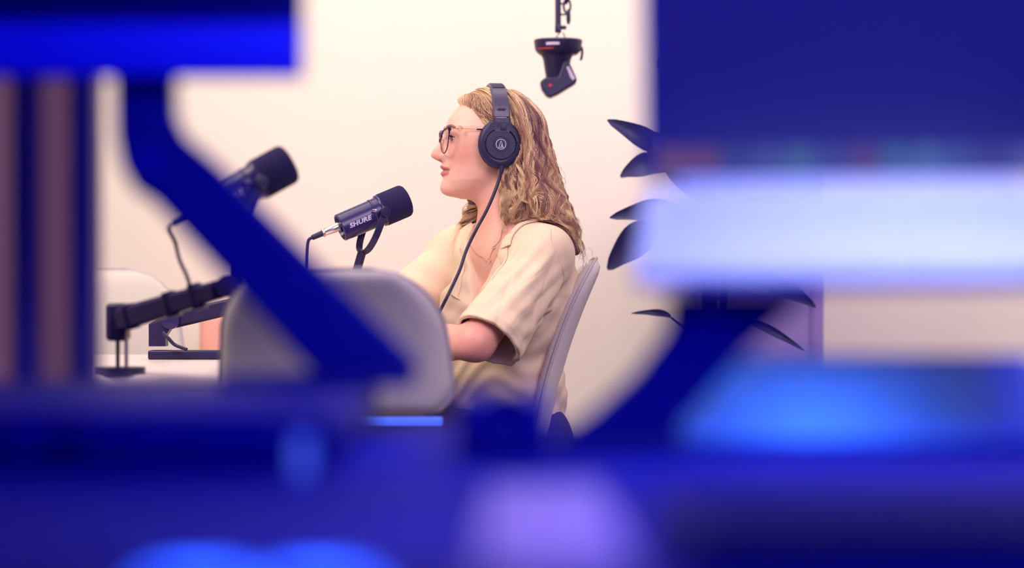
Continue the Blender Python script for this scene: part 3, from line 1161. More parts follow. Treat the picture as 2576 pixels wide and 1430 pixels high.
dark = np.array(lin(112, 68, 84))
midc = np.array(lin(196, 144, 116))
blond = np.array(lin(246, 214, 168))


def hair_cols(tq, lock, nl, kk, m, seed, fronty):
    r = np.random.default_rng(seed)
    n = len(tq)
    lv = np.clip(r.normal(0.54, 0.34, nl)[lock] + r.normal(0, 0.12, n), 0, 1)
    lv = np.clip(lv + fronty * np.clip(1.4 - kk, 0, 1), 0, 1)
    x = np.clip(lv[:, None] + 0.10 * np.sin(tq * 9 + lock[:, None]) + 0.06 * (tq - 0.5), 0, 1)[:, :, None]
    c = np.where(x < 0.5, dark + (midc - dark) * x * 2, midc + (blond - midc) * (x - 0.5) * 2)
    return c


for name, gd, n, seed, fr in (('hair_strands', near, 5200, 3, 0.35), ('hair_strands', far, 1200, 5, 0.3)):
    S, tq, lock, nl, kk = strands(gd, n, fr, seed)
    r = np.random.default_rng(seed + 50)
    strand_mesh(name, S, tq, r.uniform(0.00026, 0.00062, n), hair_cols(tq, lock, nl, kk, len(gd), seed + 9, fr))

# a few fly-away hairs
flyr = np.random.default_rng(77)
mb = MB()
for k in range(46):
    x0, y0 = [(1375, 420), (1410, 500), (1440, 560), (1455, 610), (1392, 450), (1425, 530), (1460, 640)][k % 7]
    x0 += flyr.normal(0, 8)
    y0 += flyr.normal(0, 14)
    sx = 1
    up = 1
    mb.tube([hpx(x0, y0, 20), hpx(x0 + sx * flyr.uniform(4, 12), y0 + up * flyr.uniform(2, 18), 24), hpx(x0 + sx * flyr.uniform(8, 22), y0 + up * flyr.uniform(12, 34), 22 + flyr.normal(0, 10)),
             hpx(x0 + sx * flyr.uniform(4, 20), y0 + up * flyr.uniform(30, 50), 22)], 0.00025, 3, smooth=12)
o = mb.build('stray_hair', M['hairmass'], hair_o)
o['kind'] = 'stuff'

# ------------------------------------------------------------------ headphones
hp = thing('headphones', 'black over-ear headphones with white triangle logo on the seated woman', 'headphones', hw(12, 88, -60))


def band(t, add=0.0):
    return hw(10, (85 + add) * math.cos(t), 52 + (78 + add) * math.sin(t))


mb = MB()
ts = np.linspace(R(18), R(162), 50)
mb.ribbon([band(t, 2) for t in ts], HU, 0.0175, 0.009)
mb.build('headband', M['leather'], hp)
ts = np.linspace(R(24), R(156), 40)
mb = MB().ribbon([band(t, -5) for t in ts], HU, 0.0155, 0.010)
mb.build('headband_pad', M['black'], hp)
mb = MB()
mb.ribbon([band(t, 7.0) for t in np.linspace(R(58), R(122), 24)], HU, 0.013, 0.0012)
mb.build('embossed_patch', M['cup'], hp)
for s in (1, -1):
    mb = MB()
    ts = np.linspace(R(4), R(32), 12) if s == 1 else np.linspace(R(176), R(148), 12)
    mb.ribbon([band(t, 6) for t in ts], HU, 0.0185, 0.010)
    cap = mb.build('band_cap', M['leather'], hp)
    MB().ribbon([hw(10 - 9 + k * 18, s * 98.0, 74.5) for k in (0, 1)], (0, 0, 1), 0.0016, 0.0015).build('slot', M['cup'], cap)
    # bright slider metal
    mb = MB()
    mb.ribbon([hw(10, s * 88, 60), hw(10, s * 88, 44)], HU, 0.0125, 0.004)
    mb.build('slider', M['steel'], hp)
    # hinge block and yoke
    mb = MB()
    mb.ribbon([hw(9.5, s * 92, 55), hw(9.5, s * 94, 40), hw(10, s * 95, 24)], HU, [0.0185, 0.0190, 0.0195], 0.011)
    hb = mb.build('hinge', M['cup'], hp)
    mb = MB()
    mb.box((-0.0065, -0.001, -0.0075), (0.0065, 0.001, 0.0065), 0.0006, Matrix.Translation(Vector(hw(7, s * 101.0, 36))) @ Matrix.Rotation(PSI, 4, 'Z'))
    mb.build('hinge_tongue', M['cup'], hb)
    for dx in (-1, 1):
        MB().tube([hw(10 + dx * 9, s * 99.5, 41), hw(10 + dx * 9, s * 99.5, 32)], 0.0006, 6).build('hinge_gap', M['pupil'], hb)
    mb = MB()
    pl = [(-37.5, 4), (-31, 24), (-22, 36), (-19, 45), (19, 45), (22, 36), (31, 24), (37.5, 4)] + [(34.6 * math.cos(q), 34.6 * math.sin(q) - 1.5) for q in np.linspace(R(8), R(172), 24)]
    no = 8
    na = len(pl)
    f0 = [hw(12.5 + a, s * 92, b) for a, b in pl]
    f1 = [p_ + HV * s * 0.0078 for p_ in f0]
    outer = resample(np.array([list(q) + [0] for q in pl[:8]]), 0, 24)[0][:, :2]
    inner = np.array(pl[8:])[::-1]
    Vv, Ff = [], []
    for a_, b_ in zip(outer, inner):
        for dv_ in (0, 0.0078):
            Vv.append(hw(12.5 + a_[0], s * 92, a_[1]) + HV * s * dv_)
            Vv.append(hw(12.5 + b_[0], s * 92, b_[1]) + HV * s * dv_)
    for i_ in range(23):
        k_ = i_ * 4
        for q_ in ((0, 1, 5, 4), (2, 6, 7, 3), (0, 4, 6, 2), (1, 3, 7, 5)):
            Ff.append(tuple(k_ + z_ for z_ in q_))
    Ff += [(0, 2, 3, 1), (92, 93, 95, 94)]
    mb.add(Vv, Ff)
    mb.build('yoke', M['cup'], hp)
    A = HV * s
    cc = hw(12.5, 0, 0)
    mb = MB()
    prof = [(70, 30), (69, 38), (71, 44), (76, 46.5), (81, 46.0), (83, 42)]
    mb.lathe([(a * HS, b * HS) for a, b in prof], cc, A, 64, 1.0, 1.16, e1=HU)
    mb.build('ear_pad', M['black_soft'], hp)
    mb = MB()
    prof = [(82, 40), (82.2, 45.6), (84, 46.2), (90, 45.6), (93.5, 43.6), (95.5, 40.0), (96.2, 34.5), (95.6, 33.6), (95.6, 2)]
    mb.lathe([(a * HS, b * HS) for a, b in prof], cc, A, 72, 1.0, 1.16, e1=HU)
    cup = mb.build('ear_cup', M['cup'], hp)
    cd = cc + np.array([0, 0, -1.5 * HS])
    mb = MB()
    prof = [(95, 32.6), (98.4, 32.4), (99.6, 31.2), (99.8, 17.2), (98.8, 16.8), (98.8, 15.9), (99.9, 15.4), (100.1, 1)]
    mb.lathe([(a * HS, b * HS) for a, b in prof], cd, A, 64, e1=HU)
    disc = mb.build('cap_disc', M['cup'], hp)
    if s == 1:
        # curved ridge round the disc on the rear side
        pts = [cd + A * 97.5 * HS + HS * 36.5 * (HU * -math.cos(a) + TZ * math.sin(a)) for a in np.linspace(R(-18), R(100), 30)]
        MB().tube(pts, 0.0010, 6).build('ridge', M['black_gloss'], hp)
        lc = cd + A * 100.6 * HS
        # ring logo with a triangle
        pts = [lc + HS * 10.6 * (HU * math.cos(a) + TZ * math.sin(a)) for a in np.linspace(0, 2 * PI, 49)]
        mb = MB().ribbon(pts, A, 0.0003, 0.0014)

        def lg(x, y):   # zoomed-photo coordinates around the logo
            return lc + HS * (HU * -(x - 920) / 4.9 + TZ * -(y - 789) / 4.9)
        for line in ([(921, 752), (897, 823)], [(921, 752), (945, 823)], [(897, 823), (947, 823)], [(931, 782), (918, 822)], [(926, 800), (938, 822)]):
            p, q = lg(*line[0]), lg(*line[1])
            mb.ribbon([p, (p + q) / 2, q], A, 0.0003, 0.0011)
        mb.build('logo', M['logo'], disc)
        # cable boss
        mb = MB().tube([hw(9.5, 90, -44), hw(10.0, 91, -56), hw(10.8, 91, -64)], [0.0052, 0.0050, 0.0040], 14)
        mb.build('strain_relief', M['cup'], hp)
cab = [hw(10.6, 91, -60), P(1256, 450, 5.267), P(1245, 482, 5.262), P(1224, 530, 5.255), P(1197, 580, 5.245), P(1174, 628, 5.20), P(1158, 676, 5.155),
       P(1142, 712, 5.135), P(1126, 745, 5.12), P(1104, 790, 5.12), P(1080, 850, 5.10)]
pts, _ = resample(cab, 0, 90)
for _ in range(3):
    d = shirt_f(pts.T)
    g = grad(shirt_f, pts, 1e-3)
    g /= np.linalg.norm(g, axis=1)[:, None] + 1e-9
    mv = np.clip(0.0065 - d, 0, 0.02)
    mv[:30] = 0
    pts = pts + g * mv[:, None]
MB().tube(pts, 0.0036, 12).build('cable', M['cable'], hp)

# ------------------------------------------------------------------ spectacles
gl = thing('glasses', 'dark-rimmed glasses with thin gold temples on the woman\'s nose', 'glasses', hw(124, 0, 0))


def lens_out(s):
    """outline of one rim in (v, w), cat-eye shape"""
    c = [(10, 14), (12, 25), (24, 32), (40, 36), (56, 38.5), (63.5, 38), (62.5, 28), (57.5, 10), (50, -6), (39, -14), (27, -14.5), (16, -6), (11, 5)]
    pts = [hw(131.5 - 0.17 * (a - 10) + (-0.0022 * (a - 10) ** 2) * 0.5, s * a, b - 3) for a, b in c]
    pts = np.array(pts)
    p, _ = resample(np.vstack([pts, pts[:3]]), 0, 78)
    i0 = 6
    return p[i0:i0 + 66]


for s in (1, -1):
    ol = lens_out(s)
    n = len(ol)
    ww = (ol[:, 2] - HO[2]) / HS
    rad = np.where(ww > 24, 0.0021, 0.0013)
    mb = MB()
    mb.tube(np.vstack([ol, ol[:1]]), np.append(rad, rad[0]), 8, caps=False)
    rim = mb.build('rim', M['gframe'] if s == 1 else M['gframe'], gl)
    # mottled lower part of the rim
    lo = [k for k in range(n) if ww[k] < 12]
    run = sorted(lo)
    seg = [ol[k] for k in run]
    # keep one contiguous run
    cut = 0
    for q in range(1, len(run)):
        if run[q] - run[q - 1] > 1:
            cut = q
    seg = seg[cut:] + seg[:cut]
    MB().tube(seg, 0.0015, 8).build('rim_lower', M['tort'], rim)
    ctr = ol.mean(0)
    MB().add(np.vstack([ol, ctr[None] + HU * 0.0012]), [(k, (k + 1) % n, n) for k in range(n)]).build('lens', M['lens'], gl, angle=0)
    h0 = hw(118.5, s * 64.0, 33.5)
    h1 = hw(82, s * 71, 33)
    h2 = hw(62, s * 77, 31.5)
    h3 = hw(20, s * 81, 30)
    MB().box((-0.004, -0.0022, -0.0045), (0.003, 0.0022, 0.004), 0.001, Matrix.Translation(Vector(h0))).build('hinge', M['gframe'], gl)
    MB().tube([h0, h1, h2], 0.0007, 8).build('temple', M['gold'], gl)
    MB().tube([h2, (h2 + h3) / 2, h3], [0.0016, 0.0024, 0.0022], 10).build('temple_tip', M['gframe'], gl)
    o_ = hw(98, s * 69.5, 33.3)
    mb = MB()
    for rr in (6.0, 3.6):
        mb.tube([o_ + HS * rr * (HU * math.cos(a) + TZ * math.sin(a)) + HV * s * 0.0006 for a in np.linspace(0, 2 * PI, 25)], 0.00055, 6, caps=False)
    mb.lathe([(0, 0.0016), (0.001, 0.0012)], o_, HV * s, 12)
    mb.build('round_ornament', M['gold'], gl)
MB().tube([hw(130.5, 11, 14), hw(131.8, 0, 17), hw(130.5, -11, 14)], 0.0016, 8, smooth=14).build('bridge', M['gold'], gl)

# ------------------------------------------------------------------ necklace
nk = thing('necklace', 'fine chain necklace with small flower charms at the open collar', 'necklace', P(1190, 630, 5.25))


def chain(pts, name):
    p, _ = resample(pts, 0, 60)
    for _ in range(8):
        p = project(body_f, p, 4e-4, 0.008, 0.0012)
    MB().tube(p, 0.0006, 5).build(name, M['gold'], nk)
    return p


c1 = chain([P(1272, 562, 5.30), P(1240, 588, 5.26), P(1207, 612, 5.25), P(1185, 640, 5.25), P(1165, 656, 5.24), P(1158, 640, 5.30), P(1176, 608, 5.38), P(1188, 590, 5.42)], 'chain')
for q in (c1[17], c1[50], c1[34]):
    q = q[None]
    for _ in range(8):
        q = project(body_f, q, 4e-4, 0.008, 0.0025)
    q = q[0]
    mb = MB()
    for a in range(5):
        an = 2 * PI * a / 5
        c = q + 0.0026 * np.array([math.cos(an), 0, math.sin(an)])
        bm = bmesh.new()
        bmesh.ops.create_icosphere(bm, subdivisions=2, radius=0.0017)
        bm.transform(Matrix.Translation(Vector(c)))
        mb.bm(bm)
    mb.build('charm', M['steel'], nk)

# ------------------------------------------------------------------ chairs


def chair(name, label, loc, rotz, top=0.915, bw=0.40, lean=0.13, fab='fabric', bx=-0.17, shape=(0.88, 1.0), curve=0.04, z0=0.50, blat=(-0.12, 0.12)):
    """upholstered chair, local +X is where the sitter looks"""
    t = thing(name, label, 'chair', loc, rotz, 'upholstered chairs round the table')
    # backrest: curved padded shell
    nu, nv = 26, 24
    z1 = top
    G = []
    for j in range(nv + 1):
        f = j / nv
        z = z0 + (z1 - z0) * f
        r = 0.11
        wd = bw / 2 * (shape[1] + (shape[0] - shape[1]) * f)
        e = max(0.0, (z - (z1 - r)) / r)
        wd2 = wd - r * (1 - math.sqrt(max(0.0, 1 - e * e))) * 1.0
        e0 = max(0.0, ((z0 + 0.06) - z) / 0.06)
        wd2 -= 0.06 * (1 - math.sqrt(max(0.0, 1 - e0 * e0)))
        for i in range(nu + 1):
            s = -1 + 2 * i / nu
            y = s * wd2
            x = bx - lean * f ** 1.3 + curve * (y / 0.2) ** 2 + 0.012 * math.sin(f * PI)
            G.append((x, y, z))
    G = np.array(G)
    n1 = nu + 1
    th = 0.042
    back = G.copy()
    fr = np.array([(i / nu) for i in range(n1)] * (nv + 1)).reshape(-1)
    fv = np.repeat(np.arange(nv + 1) / nv, n1)
    edge = np.minimum(np.minimum(fr, 1 - fr) * 9, np.minimum(fv, 1 - fv) * 10)
    puff = np.sqrt(np.clip(1 - (1 - np.clip(edge, 0, 1)) ** 2, 0, 1))
    A = G.copy()
    A[:, 0] += th * 0.5 * puff
    B = G.copy()
    B[:, 0] -= th * 0.5 * puff
    F = []
    N = len(G)
    for j in range(nv):
        for i in range(nu):
            a, b, c, d = j * n1 + i, j * n1 + i + 1, (j + 1) * n1 + i + 1, (j + 1) * n1 + i
            F.append((a, b, c, d))
            F.append((N + a, N + d, N + c, N + b))
    mb = MB().add(np.vstack([A, B]), F)
    bk = mb.build('backrest', M[fab], t, world=False, angle=0)
    bm = bmesh.new()
    bm.from_mesh(bk.data)
    bmesh.ops.remove_doubles(bm, verts=bm.verts, dist=1e-5)
    bmesh.ops.recalc_face_normals(bm, faces=bm.faces)
    bm.to_mesh(bk.data)
    bm.free()
    rim = [j * n1 for j in range(nv + 1)] + [nv * n1 + i for i in range(n1)] + [j * n1 + nu for j in range(nv, -1, -1)]
    MB().tube(G[rim] , 0.0035, 6).build('piping', M['piping'], bk, world=False)
    # seat
    mb = MB()
    mb.box((-0.19, -0.215, 0.405), (0.25, 0.215, 0.465), 0.028)
    seat = mb.build('seat', M[fab], t, world=False)
    MB().tube([(0.245, -0.19, 0.436), (0.245, 0.19, 0.436)], 0.003, 6).build('piping', M['piping'], seat, world=False)
    for s in (-1, 1):
        yb_ = blat[(s + 1) // 2]
        MB().ribbon([(-0.17, yb_, 0.41), (-0.235, yb_, 0.44), (bx - 0.04 - lean * (0.06 / (top - z0)) ** 1.3, yb_, z0 + 0.06)], (0, 1, 0), 0.018, 0.008).build('back_bracket', M['black'], t, world=False)
        for q in (-1, 1):
            MB().tube([(0.03 + q * 0.16, s * 0.15, 0.41), (0.03 + q * 0.24, s * 0.21, 0.012)], [0.014, 0.010], 12).build('leg', M['black'], t, world=False)
    return t


chair('chair', 'grey upholstered chair the woman sits on, its back seen edge-on', (-0.092, 5.42, 0), PI + R(1), top=0.937, lean=0.125, bw=0.42, bx=-0.155, curve=0.018)
chair('chair', 'grey upholstered chair in front of the table, blurred, back to the viewer', (P(854, 0, 4.1)[0], 4.1 + 0.20, 0), R(90 - 5), bw=0.41, top=0.905, lean=0.07, shape=(0.90, 1.02), z0=0.655, blat=(0.02, 0.15))
chair('chair', 'pale upholstered chair across the table on the left behind the boom arms', (P(385, 0, 6.0)[0] + 0.02, 6.0 - 0.10, 0), R(-52), bw=0.36, top=0.918, lean=0.08, fab='fabric_pale', shape=(0.94, 1.0))

# ------------------------------------------------------------------ table
TT = 0.715
tb = thing('table', 'white laminate meeting table with boom arms, between the chairs', 'table', (-0.72, 5.05, 0))
mb = MB()
mb.box((-1.34, 4.42, TT - 0.03), (-0.155, 5.66, TT), 0.012)

mb.build('tabletop', M['table'], tb)
for x in (-1.12, -0.72):
    mb = MB()
    mb.box((x - 0.03, 5.0, 0.03), (x + 0.03, 5.08, TT - 0.03), 0.006)
    mb.build('leg', M['black'], tb)
    MB().box((x - 0.04, 4.6, 0.0), (x + 0.04, 5.5, 0.03), 0.008).build('foot', M['black'], tb)
MB().box((-1.09, 5.02, TT - 0.09), (-0.75, 5.06, TT - 0.03), 0.003).build('crossbar', M['black'], tb)

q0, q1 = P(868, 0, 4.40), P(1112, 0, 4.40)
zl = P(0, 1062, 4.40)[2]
MB().box((q0[0], 4.405, zl - 0.006), (q1[0], 4.425, zl + 0.008), 0.003).build('reflection_strip', M['strip'], tb)  # glowing bar in place of blue light reflected off the near chair
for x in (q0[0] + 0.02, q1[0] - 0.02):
    MB().box((x - 0.004, 4.426, zl), (x + 0.004, 4.436, TT - 0.028)).build('added_bracket', M['black'], tb)  # invented hangers for the glowing bar

# ------------------------------------------------------------------ microphones


def letters(text, size, shear, offset):
    cu = bpy.data.curves.new('t', 'FONT')
    cu.body = text
    cu.size = size
    cu.shear = shear
    cu.offset = offset
    cu.align_x = 'CENTER'
    cu.align_y = 'CENTER'
    cu.space_character = 1.07
    cu.resolution_u = 3
    o = bpy.data.objects.new('t', cu)
    COL.objects.link(o)
    bpy.context.view_layer.update()
    me = bpy.data.meshes.new_from_object(o.evaluated_get(bpy.context.evaluated_depsgraph_get()))
    bpy.data.objects.remove(o)
    V = np.array([v.co[:] for v in me.vertices])
    F = [tuple(p.vertices) for p in me.polygons]
    bpy.data.meshes.remove(me)
    return V, F


def microphone(label, rear, tip_px, Y, away, cable_pts, post_end, scale=1.0, long=1.0):
    """rear: world point of rear end; axis through tip pixel"""
    rear = np.array(rear)
    d = P(tip_px[0], tip_px[1], Y) - P(*tip_px[2:], Y)
    d /= np.linalg.norm(d)
    a = d * math.cos(away) + np.array([0, 1, 0]) * math.sin(away)
    a /= np.linalg.norm(a)
    l = np.cross(a, TZ)
    l /= np.linalg.norm(l)
    if l[1] > 0:
        l = -l
    n = np.cross(l, a)
    if n[2] < 0:
        n = -n
    t = thing('microphone', label, 'microphone', rear)
    k = scale

    def q(x, y=0, z=0):
        return rear + k * (a * x * long + l * y + n * z)

    def LT(prof, m, name, par=t, sides=48):
        return MB().lathe([(x * k * long, r * k) for x, r in prof], rear, a, sides, e1=l).build(name, m, par)
    bodyo = LT([(0.012, 0.003), (0.012, 0.0235), (0.004, 0.0245), (0.0, 0.0265), (0.0, 0.0285), (0.002, 0.0300), (0.077, 0.0308), (0.0785, 0.0322), (0.081, 0.0322), (0.082, 0.0312), (0.096, 0.0318)], M['black_gloss'], 'body')
    LT([(0.0945, 0.028), (0.0945, 0.0345), (0.0958, 0.0352), (0.0990, 0.0352), (0.1000, 0.0345), (0.1000, 0.03)], M['black_gloss'], 'collar_ring')
    LT([(0.0985, 0.028), (0.0985, 0.0348), (0.101, 0.0358), (0.150, 0.0358), (0.1555, 0.0345), (0.1595, 0.0310), (0.1620, 0.0250), (0.1632, 0.0150), (0.1636, 0.003)], M['black_soft'], 'foam_windscreen')
    # rear socket and plug
    LT([(-0.001, 0.0095), (0.0125, 0.0095)], M['black'], 'socket', bodyo)
    plug = MB().lathe([(-0.036 * k, 0.0056 * k), (-0.033 * k, 0.0078 * k), (-0.012 * k, 0.0098 * k), (0.010 * k, 0.0098 * k)], q(0, 0, 0.004), a, 28, e1=l).build('plug', M['steel'], t)
    MB().lathe([(-0.0405 * k, 0.0070 * k), (-0.039 * k, 0.0094 * k), (-0.0365 * k, 0.0094 * k), (-0.035 * k, 0.0070 * k)], q(0, 0, 0.004), a, 28, e1=l).build('plug_ring', M['steel'], plug)
    MB().lathe([(-0.064 * k, 0.0045 * k), (-0.0635 * k, 0.0056 * k), (-0.040 * k, 0.0064 * k)], q(0, 0, 0.004), a, 20, e1=l).build('boot', M['cable'], plug)
    cs = [q(-0.06 / long, 0, 0.004), q(-0.074 / long, 0, 0.0005)] + list(cable_pts)
    MB().tube(cs, 0.0034, 12, smooth=60).build('cable', M['cable'], t)
    # lettering on the side
    V0, F0 = letters('SHURE', 0.0132, 0.22, 0.0006)
    wtx = V0[:, 0].max() - V0[:, 0].min()
    Vt = []
    for x, y, z in V0:
        X = 0.0395 + x * 0.053 / wtx
        rr = 0.0309
        an = (y - 0.0030) / rr
        Vt.append(rear + k * (a * X * long + (l * math.cos(an) + n * math.sin(an)) * (rr + 0.0002)))
    MB().add(Vt, F0).build('lettering', M['logo'], bodyo, angle=0)
    # yoke: U strap from the two pivots to the post
    drop = np.array([-0.34, 0, -0.94])
    ly = l * math.cos(R(12)) + np.array([-l[1], l[0], 0]) * math.sin(R(12))
    if ly[0] < l[0]:
        ly = l * math.cos(R(12)) - np.array([-l[1], l[0], 0]) * math.sin(R(12))
    piv = 0.089
    pts = []
    for s, dd in ((0.0385, 0.0), (0.0400, 0.022), (0.0395, 0.045), (0.0345, 0.068), (0.0220, 0.086), (0.0, 0.0935), (-0.0220, 0.086), (-0.0345, 0.068), (-0.0395, 0.045), (-0.0400, 0.022), (-0.0385, 0.0)):
        pts.append(q(piv) + k * (ly * s + drop * dd))
    pts, _ = resample(pts, 0, 44)
    wdir = np.cross(drop, l)
    MB().ribbon(pts, wdir, 0.0074 * k, 0.0028 * k).build('yoke', M['black'], t)
    for s in (1, -1):
        kn = MB().lathe([(0.031 * k, 0.006 * k), (0.0375 * k, 0.007 * k), (0.0378 * k, 0.0112 * k), (0.0440 * k, 0.0118 * k), (0.0465 * k, 0.0105 * k), (0.0470 * k, 0.002 * k)], q(piv), ly * s, 32).build('pivot_knob', M['black'], t)
        MB().box((-0.009 * k, -0.002 * k, -0.0028 * k), (0.0, 0.002 * k, 0.0028 * k), 0.0006, Matrix.Translation(Vector(q(piv - 0.009, s * 0.040, 0.006)))).build('thumb_lever', M['steel'], kn)
    yb = q(piv) + k * drop * 0.0935
    MB().tube([yb + np.array([0.0, 0, 0.006]), (yb + post_end) / 2, post_end], 0.0095 * k, 18).build('post', M['black'], t)
    return t, yb


# first microphone, in front of the woman
pe = P(887, 712, 5.2)
microphone('black studio microphone with white lettering in front of the woman', P(855, 574, 5.16), (1017, 505, 855, 576), 5.2, R(15),
           [P(772, 650, 5.2), P(772, 688, 5.2), P(780, 740, 5.2), P(770, 812, 5.2), P(740, 850, 5.2)], pe)
# second microphone, nearer and blurred
pe2 = P(590, 712, 4.27)
microphone('black studio microphone behind the dark diagonal arm, blurred', P(520, 524, 4.23), (679, 435, 513, 530), 4.27, R(12),
           [P(440, 610, 4.27), P(452, 655, 4.27), P(470, 695, 4.27), P(482, 735, 4.28)], pe2, scale=1.03, long=1.02)


def boom(label, pts, base, col, hinge_r=0.018):
    """low boom arm: clamp column, two tube sections, hinge knobs"""
    t = thing('boom_arm', label, 'boom arm', base, 0, 'low boom arms on the table')
    return t


# boom arm 1
t = thing('boom_arm', 'black low boom arm on the table holding the microphone before the woman', 'boom arm', P(400, 880, 5.3))
b0 = P(402, 872, 5.3)
MB().box((b0[0] - 0.022, 5.27, TT), (b0[0] + 0.14, 5.33, TT + 0.020), 0.004).build('base', M['black'], t)
j1 = P(432, 806, 5.3)
MB().prism([P(374, 872, 5.28), P(374, 816, 5.28), P(420, 788, 5.28), P(448, 800, 5.28), P(416, 845, 5.28), P(416, 872, 5.28)], (0, 0.045, 0)).build('column', M['black'], t)
j2 = P(886, 702, 5.2)
dv = (j2 - j1) / np.linalg.norm(j2 - j1)
MB().ribbon([j1 - dv * 0.01, (j1 + j2) / 2, j2 + dv * 0.012], np.cross(dv, [0, 1, 0]), [0.019, 0.017, 0.0145], 0.026).build('arm_section', M['black'], t)
MB().lathe([(0, 0.019), (0.004, 0.020), (0.012, 0.0195), (0.014, 0.004)], j1 - np.array([0, 0.014, 0]), (0, -1, 0), 28).build('hinge_knob', M['black_gloss'], t)
MB().tube([P(410, 838, 5.26), P(424, 852, 5.25), P(440, 868, 5.25), P(470, 880, 5.24)], 0.004, 8, smooth=20).build('cable', M['cable'], t)
MB().lathe([(-0.018, 0.014), (0.018, 0.014)], j2, (0, 1, 0), 24).build('end_joint', M['black'], t)

# boom arm 2
t = thing('boom_arm', 'grey-black low boom arm at left holding the blurred microphone', 'boom arm', P(256, 905, 4.25))
c0 = P(256, 905, 4.25)
MB().tube([(c0[0], 4.46, TT), (c0[0], 4.46, TT + 0.012)], 0.045, 28).build('base', M['black'], t)
for dx in (-0.006, 0.010):
    MB().tube([(c0[0] + dx, 4.46, TT + 0.01), (c0[0] + dx, 4.46, 0.80)], 0.004, 10).build('pin', M['steel'] if dx > 0 else M['black'], t)
e0 = np.array([c0[0] - 0.004, 4.44, P(0, 808, 4.4)[2]])
MB().box((c0[0] - 0.022, 4.42, 0.775), (c0[0] + 0.016, 4.48, 0.845), 0.008).build('clamp', M['black'], t)
e1_ = P(548, 730, 4.27)
dv = (e1_ - e0) / np.linalg.norm(e1_ - e0)
MB().ribbon([e0, (e0 + e1_) / 2, e1_], np.cross(dv, [0, 1, 0]), [0.022, 0.020, 0.017], 0.032).build('arm_section', M['black_gloss'], t)
MB().lathe([(-0.026, 0.010), (-0.024, 0.019), (0.024, 0.019), (0.026, 0.010)], P(572, 722, 4.27), (0, 1, 0), 24).build('elbow_joint', M['black'], t)
MB().tube([P(556, 728, 4.27), P(580, 716, 4.27), P(606, 704, 4.27)], 0.012, 16).build('end_section', M['black'], t)
for f in (0.14, 0.55, 0.80):
    c = e0 + (e1_ - e0) * f
    MB().box((-0.012, -0.019, -0.0235), (0.012, 0.019, 0.0235), 0.003, Matrix.Translation(Vector(c)) @ Matrix.Rotation(-math.atan2(dv[2], dv[0]), 4, 'Y')).build('cable_clip', M['black'], t)

# ------------------------------------------------------------------ salmon cube seat behind the table
Yk = 6.45
x0, x1 = P(500, 0, Yk)[0], P(625, 0, Yk)[0]
pf = thing('pouf', 'salmon pink cube seat behind the pale chair', 'pouf', ((x0 + x1) / 2, Yk, 0))
MB().box((x0, Yk - 0.0, 0.03), (x1 + 0.25, Yk + 0.4, 0.80), 0.02).build('cushion', M['pink'], pf)
MB().box((x0 + 0.03, Yk + 0.03, 0.0), (x1 + 0.22, Yk + 0.37, 0.03)).build('base', M['black'], pf)

# ------------------------------------------------------------------ hanging camera head
Yh = 6.0
hc = thing('ceiling_camera', 'black swivelling camera head hanging on a drop pole with cable', 'camera', P(1405, 100, Yh))


def hq(px, py):
    return P(px, py, Yh)


top = np.array([hq(1402, 0)[0], Yh, 2.75])
MB().tube([hq(1404, 80), top], 0.0075, 14).build('drop_pole', M['black'], hc)
MB().lathe([(0, 0.05), (-0.02, 0.05), (-0.03, 0.02)], top, (0, 0, 1), 24).build('ceiling_plate', M['black'], hc)
MB().box(tuple(hq(1396, 82) - np.array([0, 0.012, 0])), tuple(hq(1412, 62) + np.array([0, 0.012, 0])), 0.002).build('pole_clamp', M['black'], hc)
MB().box(tuple(hq(1411, 74) - np.array([0, 0.008, 0])), tuple(hq(1425, 65) + np.array([0, 0.008, 0])), 0.002).build('clamp_screw', M['black'], hc)
# safety chain beside the pole
zz = hq(0, 42)[2]
k = 0
while zz < 2.74:
    c = np.array([hq(1430, 0)[0] - 0.004 * math.sin(k), Yh, zz])
    pts = [c + np.array([0.0085 * math.cos(a) * (1 if k % 2 else 0.35), 0.0085 * math.cos(a) * (0.2 if k % 2 else 0.9), 0.017 * math.sin(a)]) for a in np.linspace(0, 2 * PI, 17)]
    MB().tube(pts, 0.0030, 6, caps=False).build('chain_link', M['black'], hc)
    zz += 0.0265
    k += 1
for zy in (8, 35):
    MB().tube([hq(1404, zy), hq(1418, zy + 2), hq(1428, zy)], 0.0028, 6).build('chain_tie', M['black'], hc)
dcx = hq(1404, 0)[0]


def zp(y):
    return hq(0, y)[2]


MB().lathe([(zp(138), 0.047), (zp(130), 0.055), (zp(125), 0.0575), (zp(103), 0.0605), (zp(100), 0.0585), (zp(97), 0.03), (zp(95), 0.004)], (dcx, Yh, 0), (0, 0, 1), 44).build('mount_disc', M['black'], hc)
MB().ribbon([np.array([dcx + 0.0575 * math.sin(a), Yh - 0.0575 * math.cos(a), zp(126)]) for a in np.linspace(R(-58), R(-12), 14)], (0, 0, 1), 0.0012, 0.002).build('red_line', M['red'], hc)
MB().ribbon([np.array([dcx + 0.0600 * math.sin(a), Yh - 0.0600 * math.cos(a), zp(115)]) for a in np.linspace(R(-30), R(2), 12)], (0, 0, 1), 0.0034, 0.0016).build('label', M['label'], hc)
MB().lathe([(zp(215), 0.023), (zp(200), 0.027), (zp(150), 0.0345), (zp(138), 0.041), (zp(128), 0.042)], (hq(1401, 0)[0], Yh, 0), (0, 0, 1), 32).build('neck', M['black'], hc)
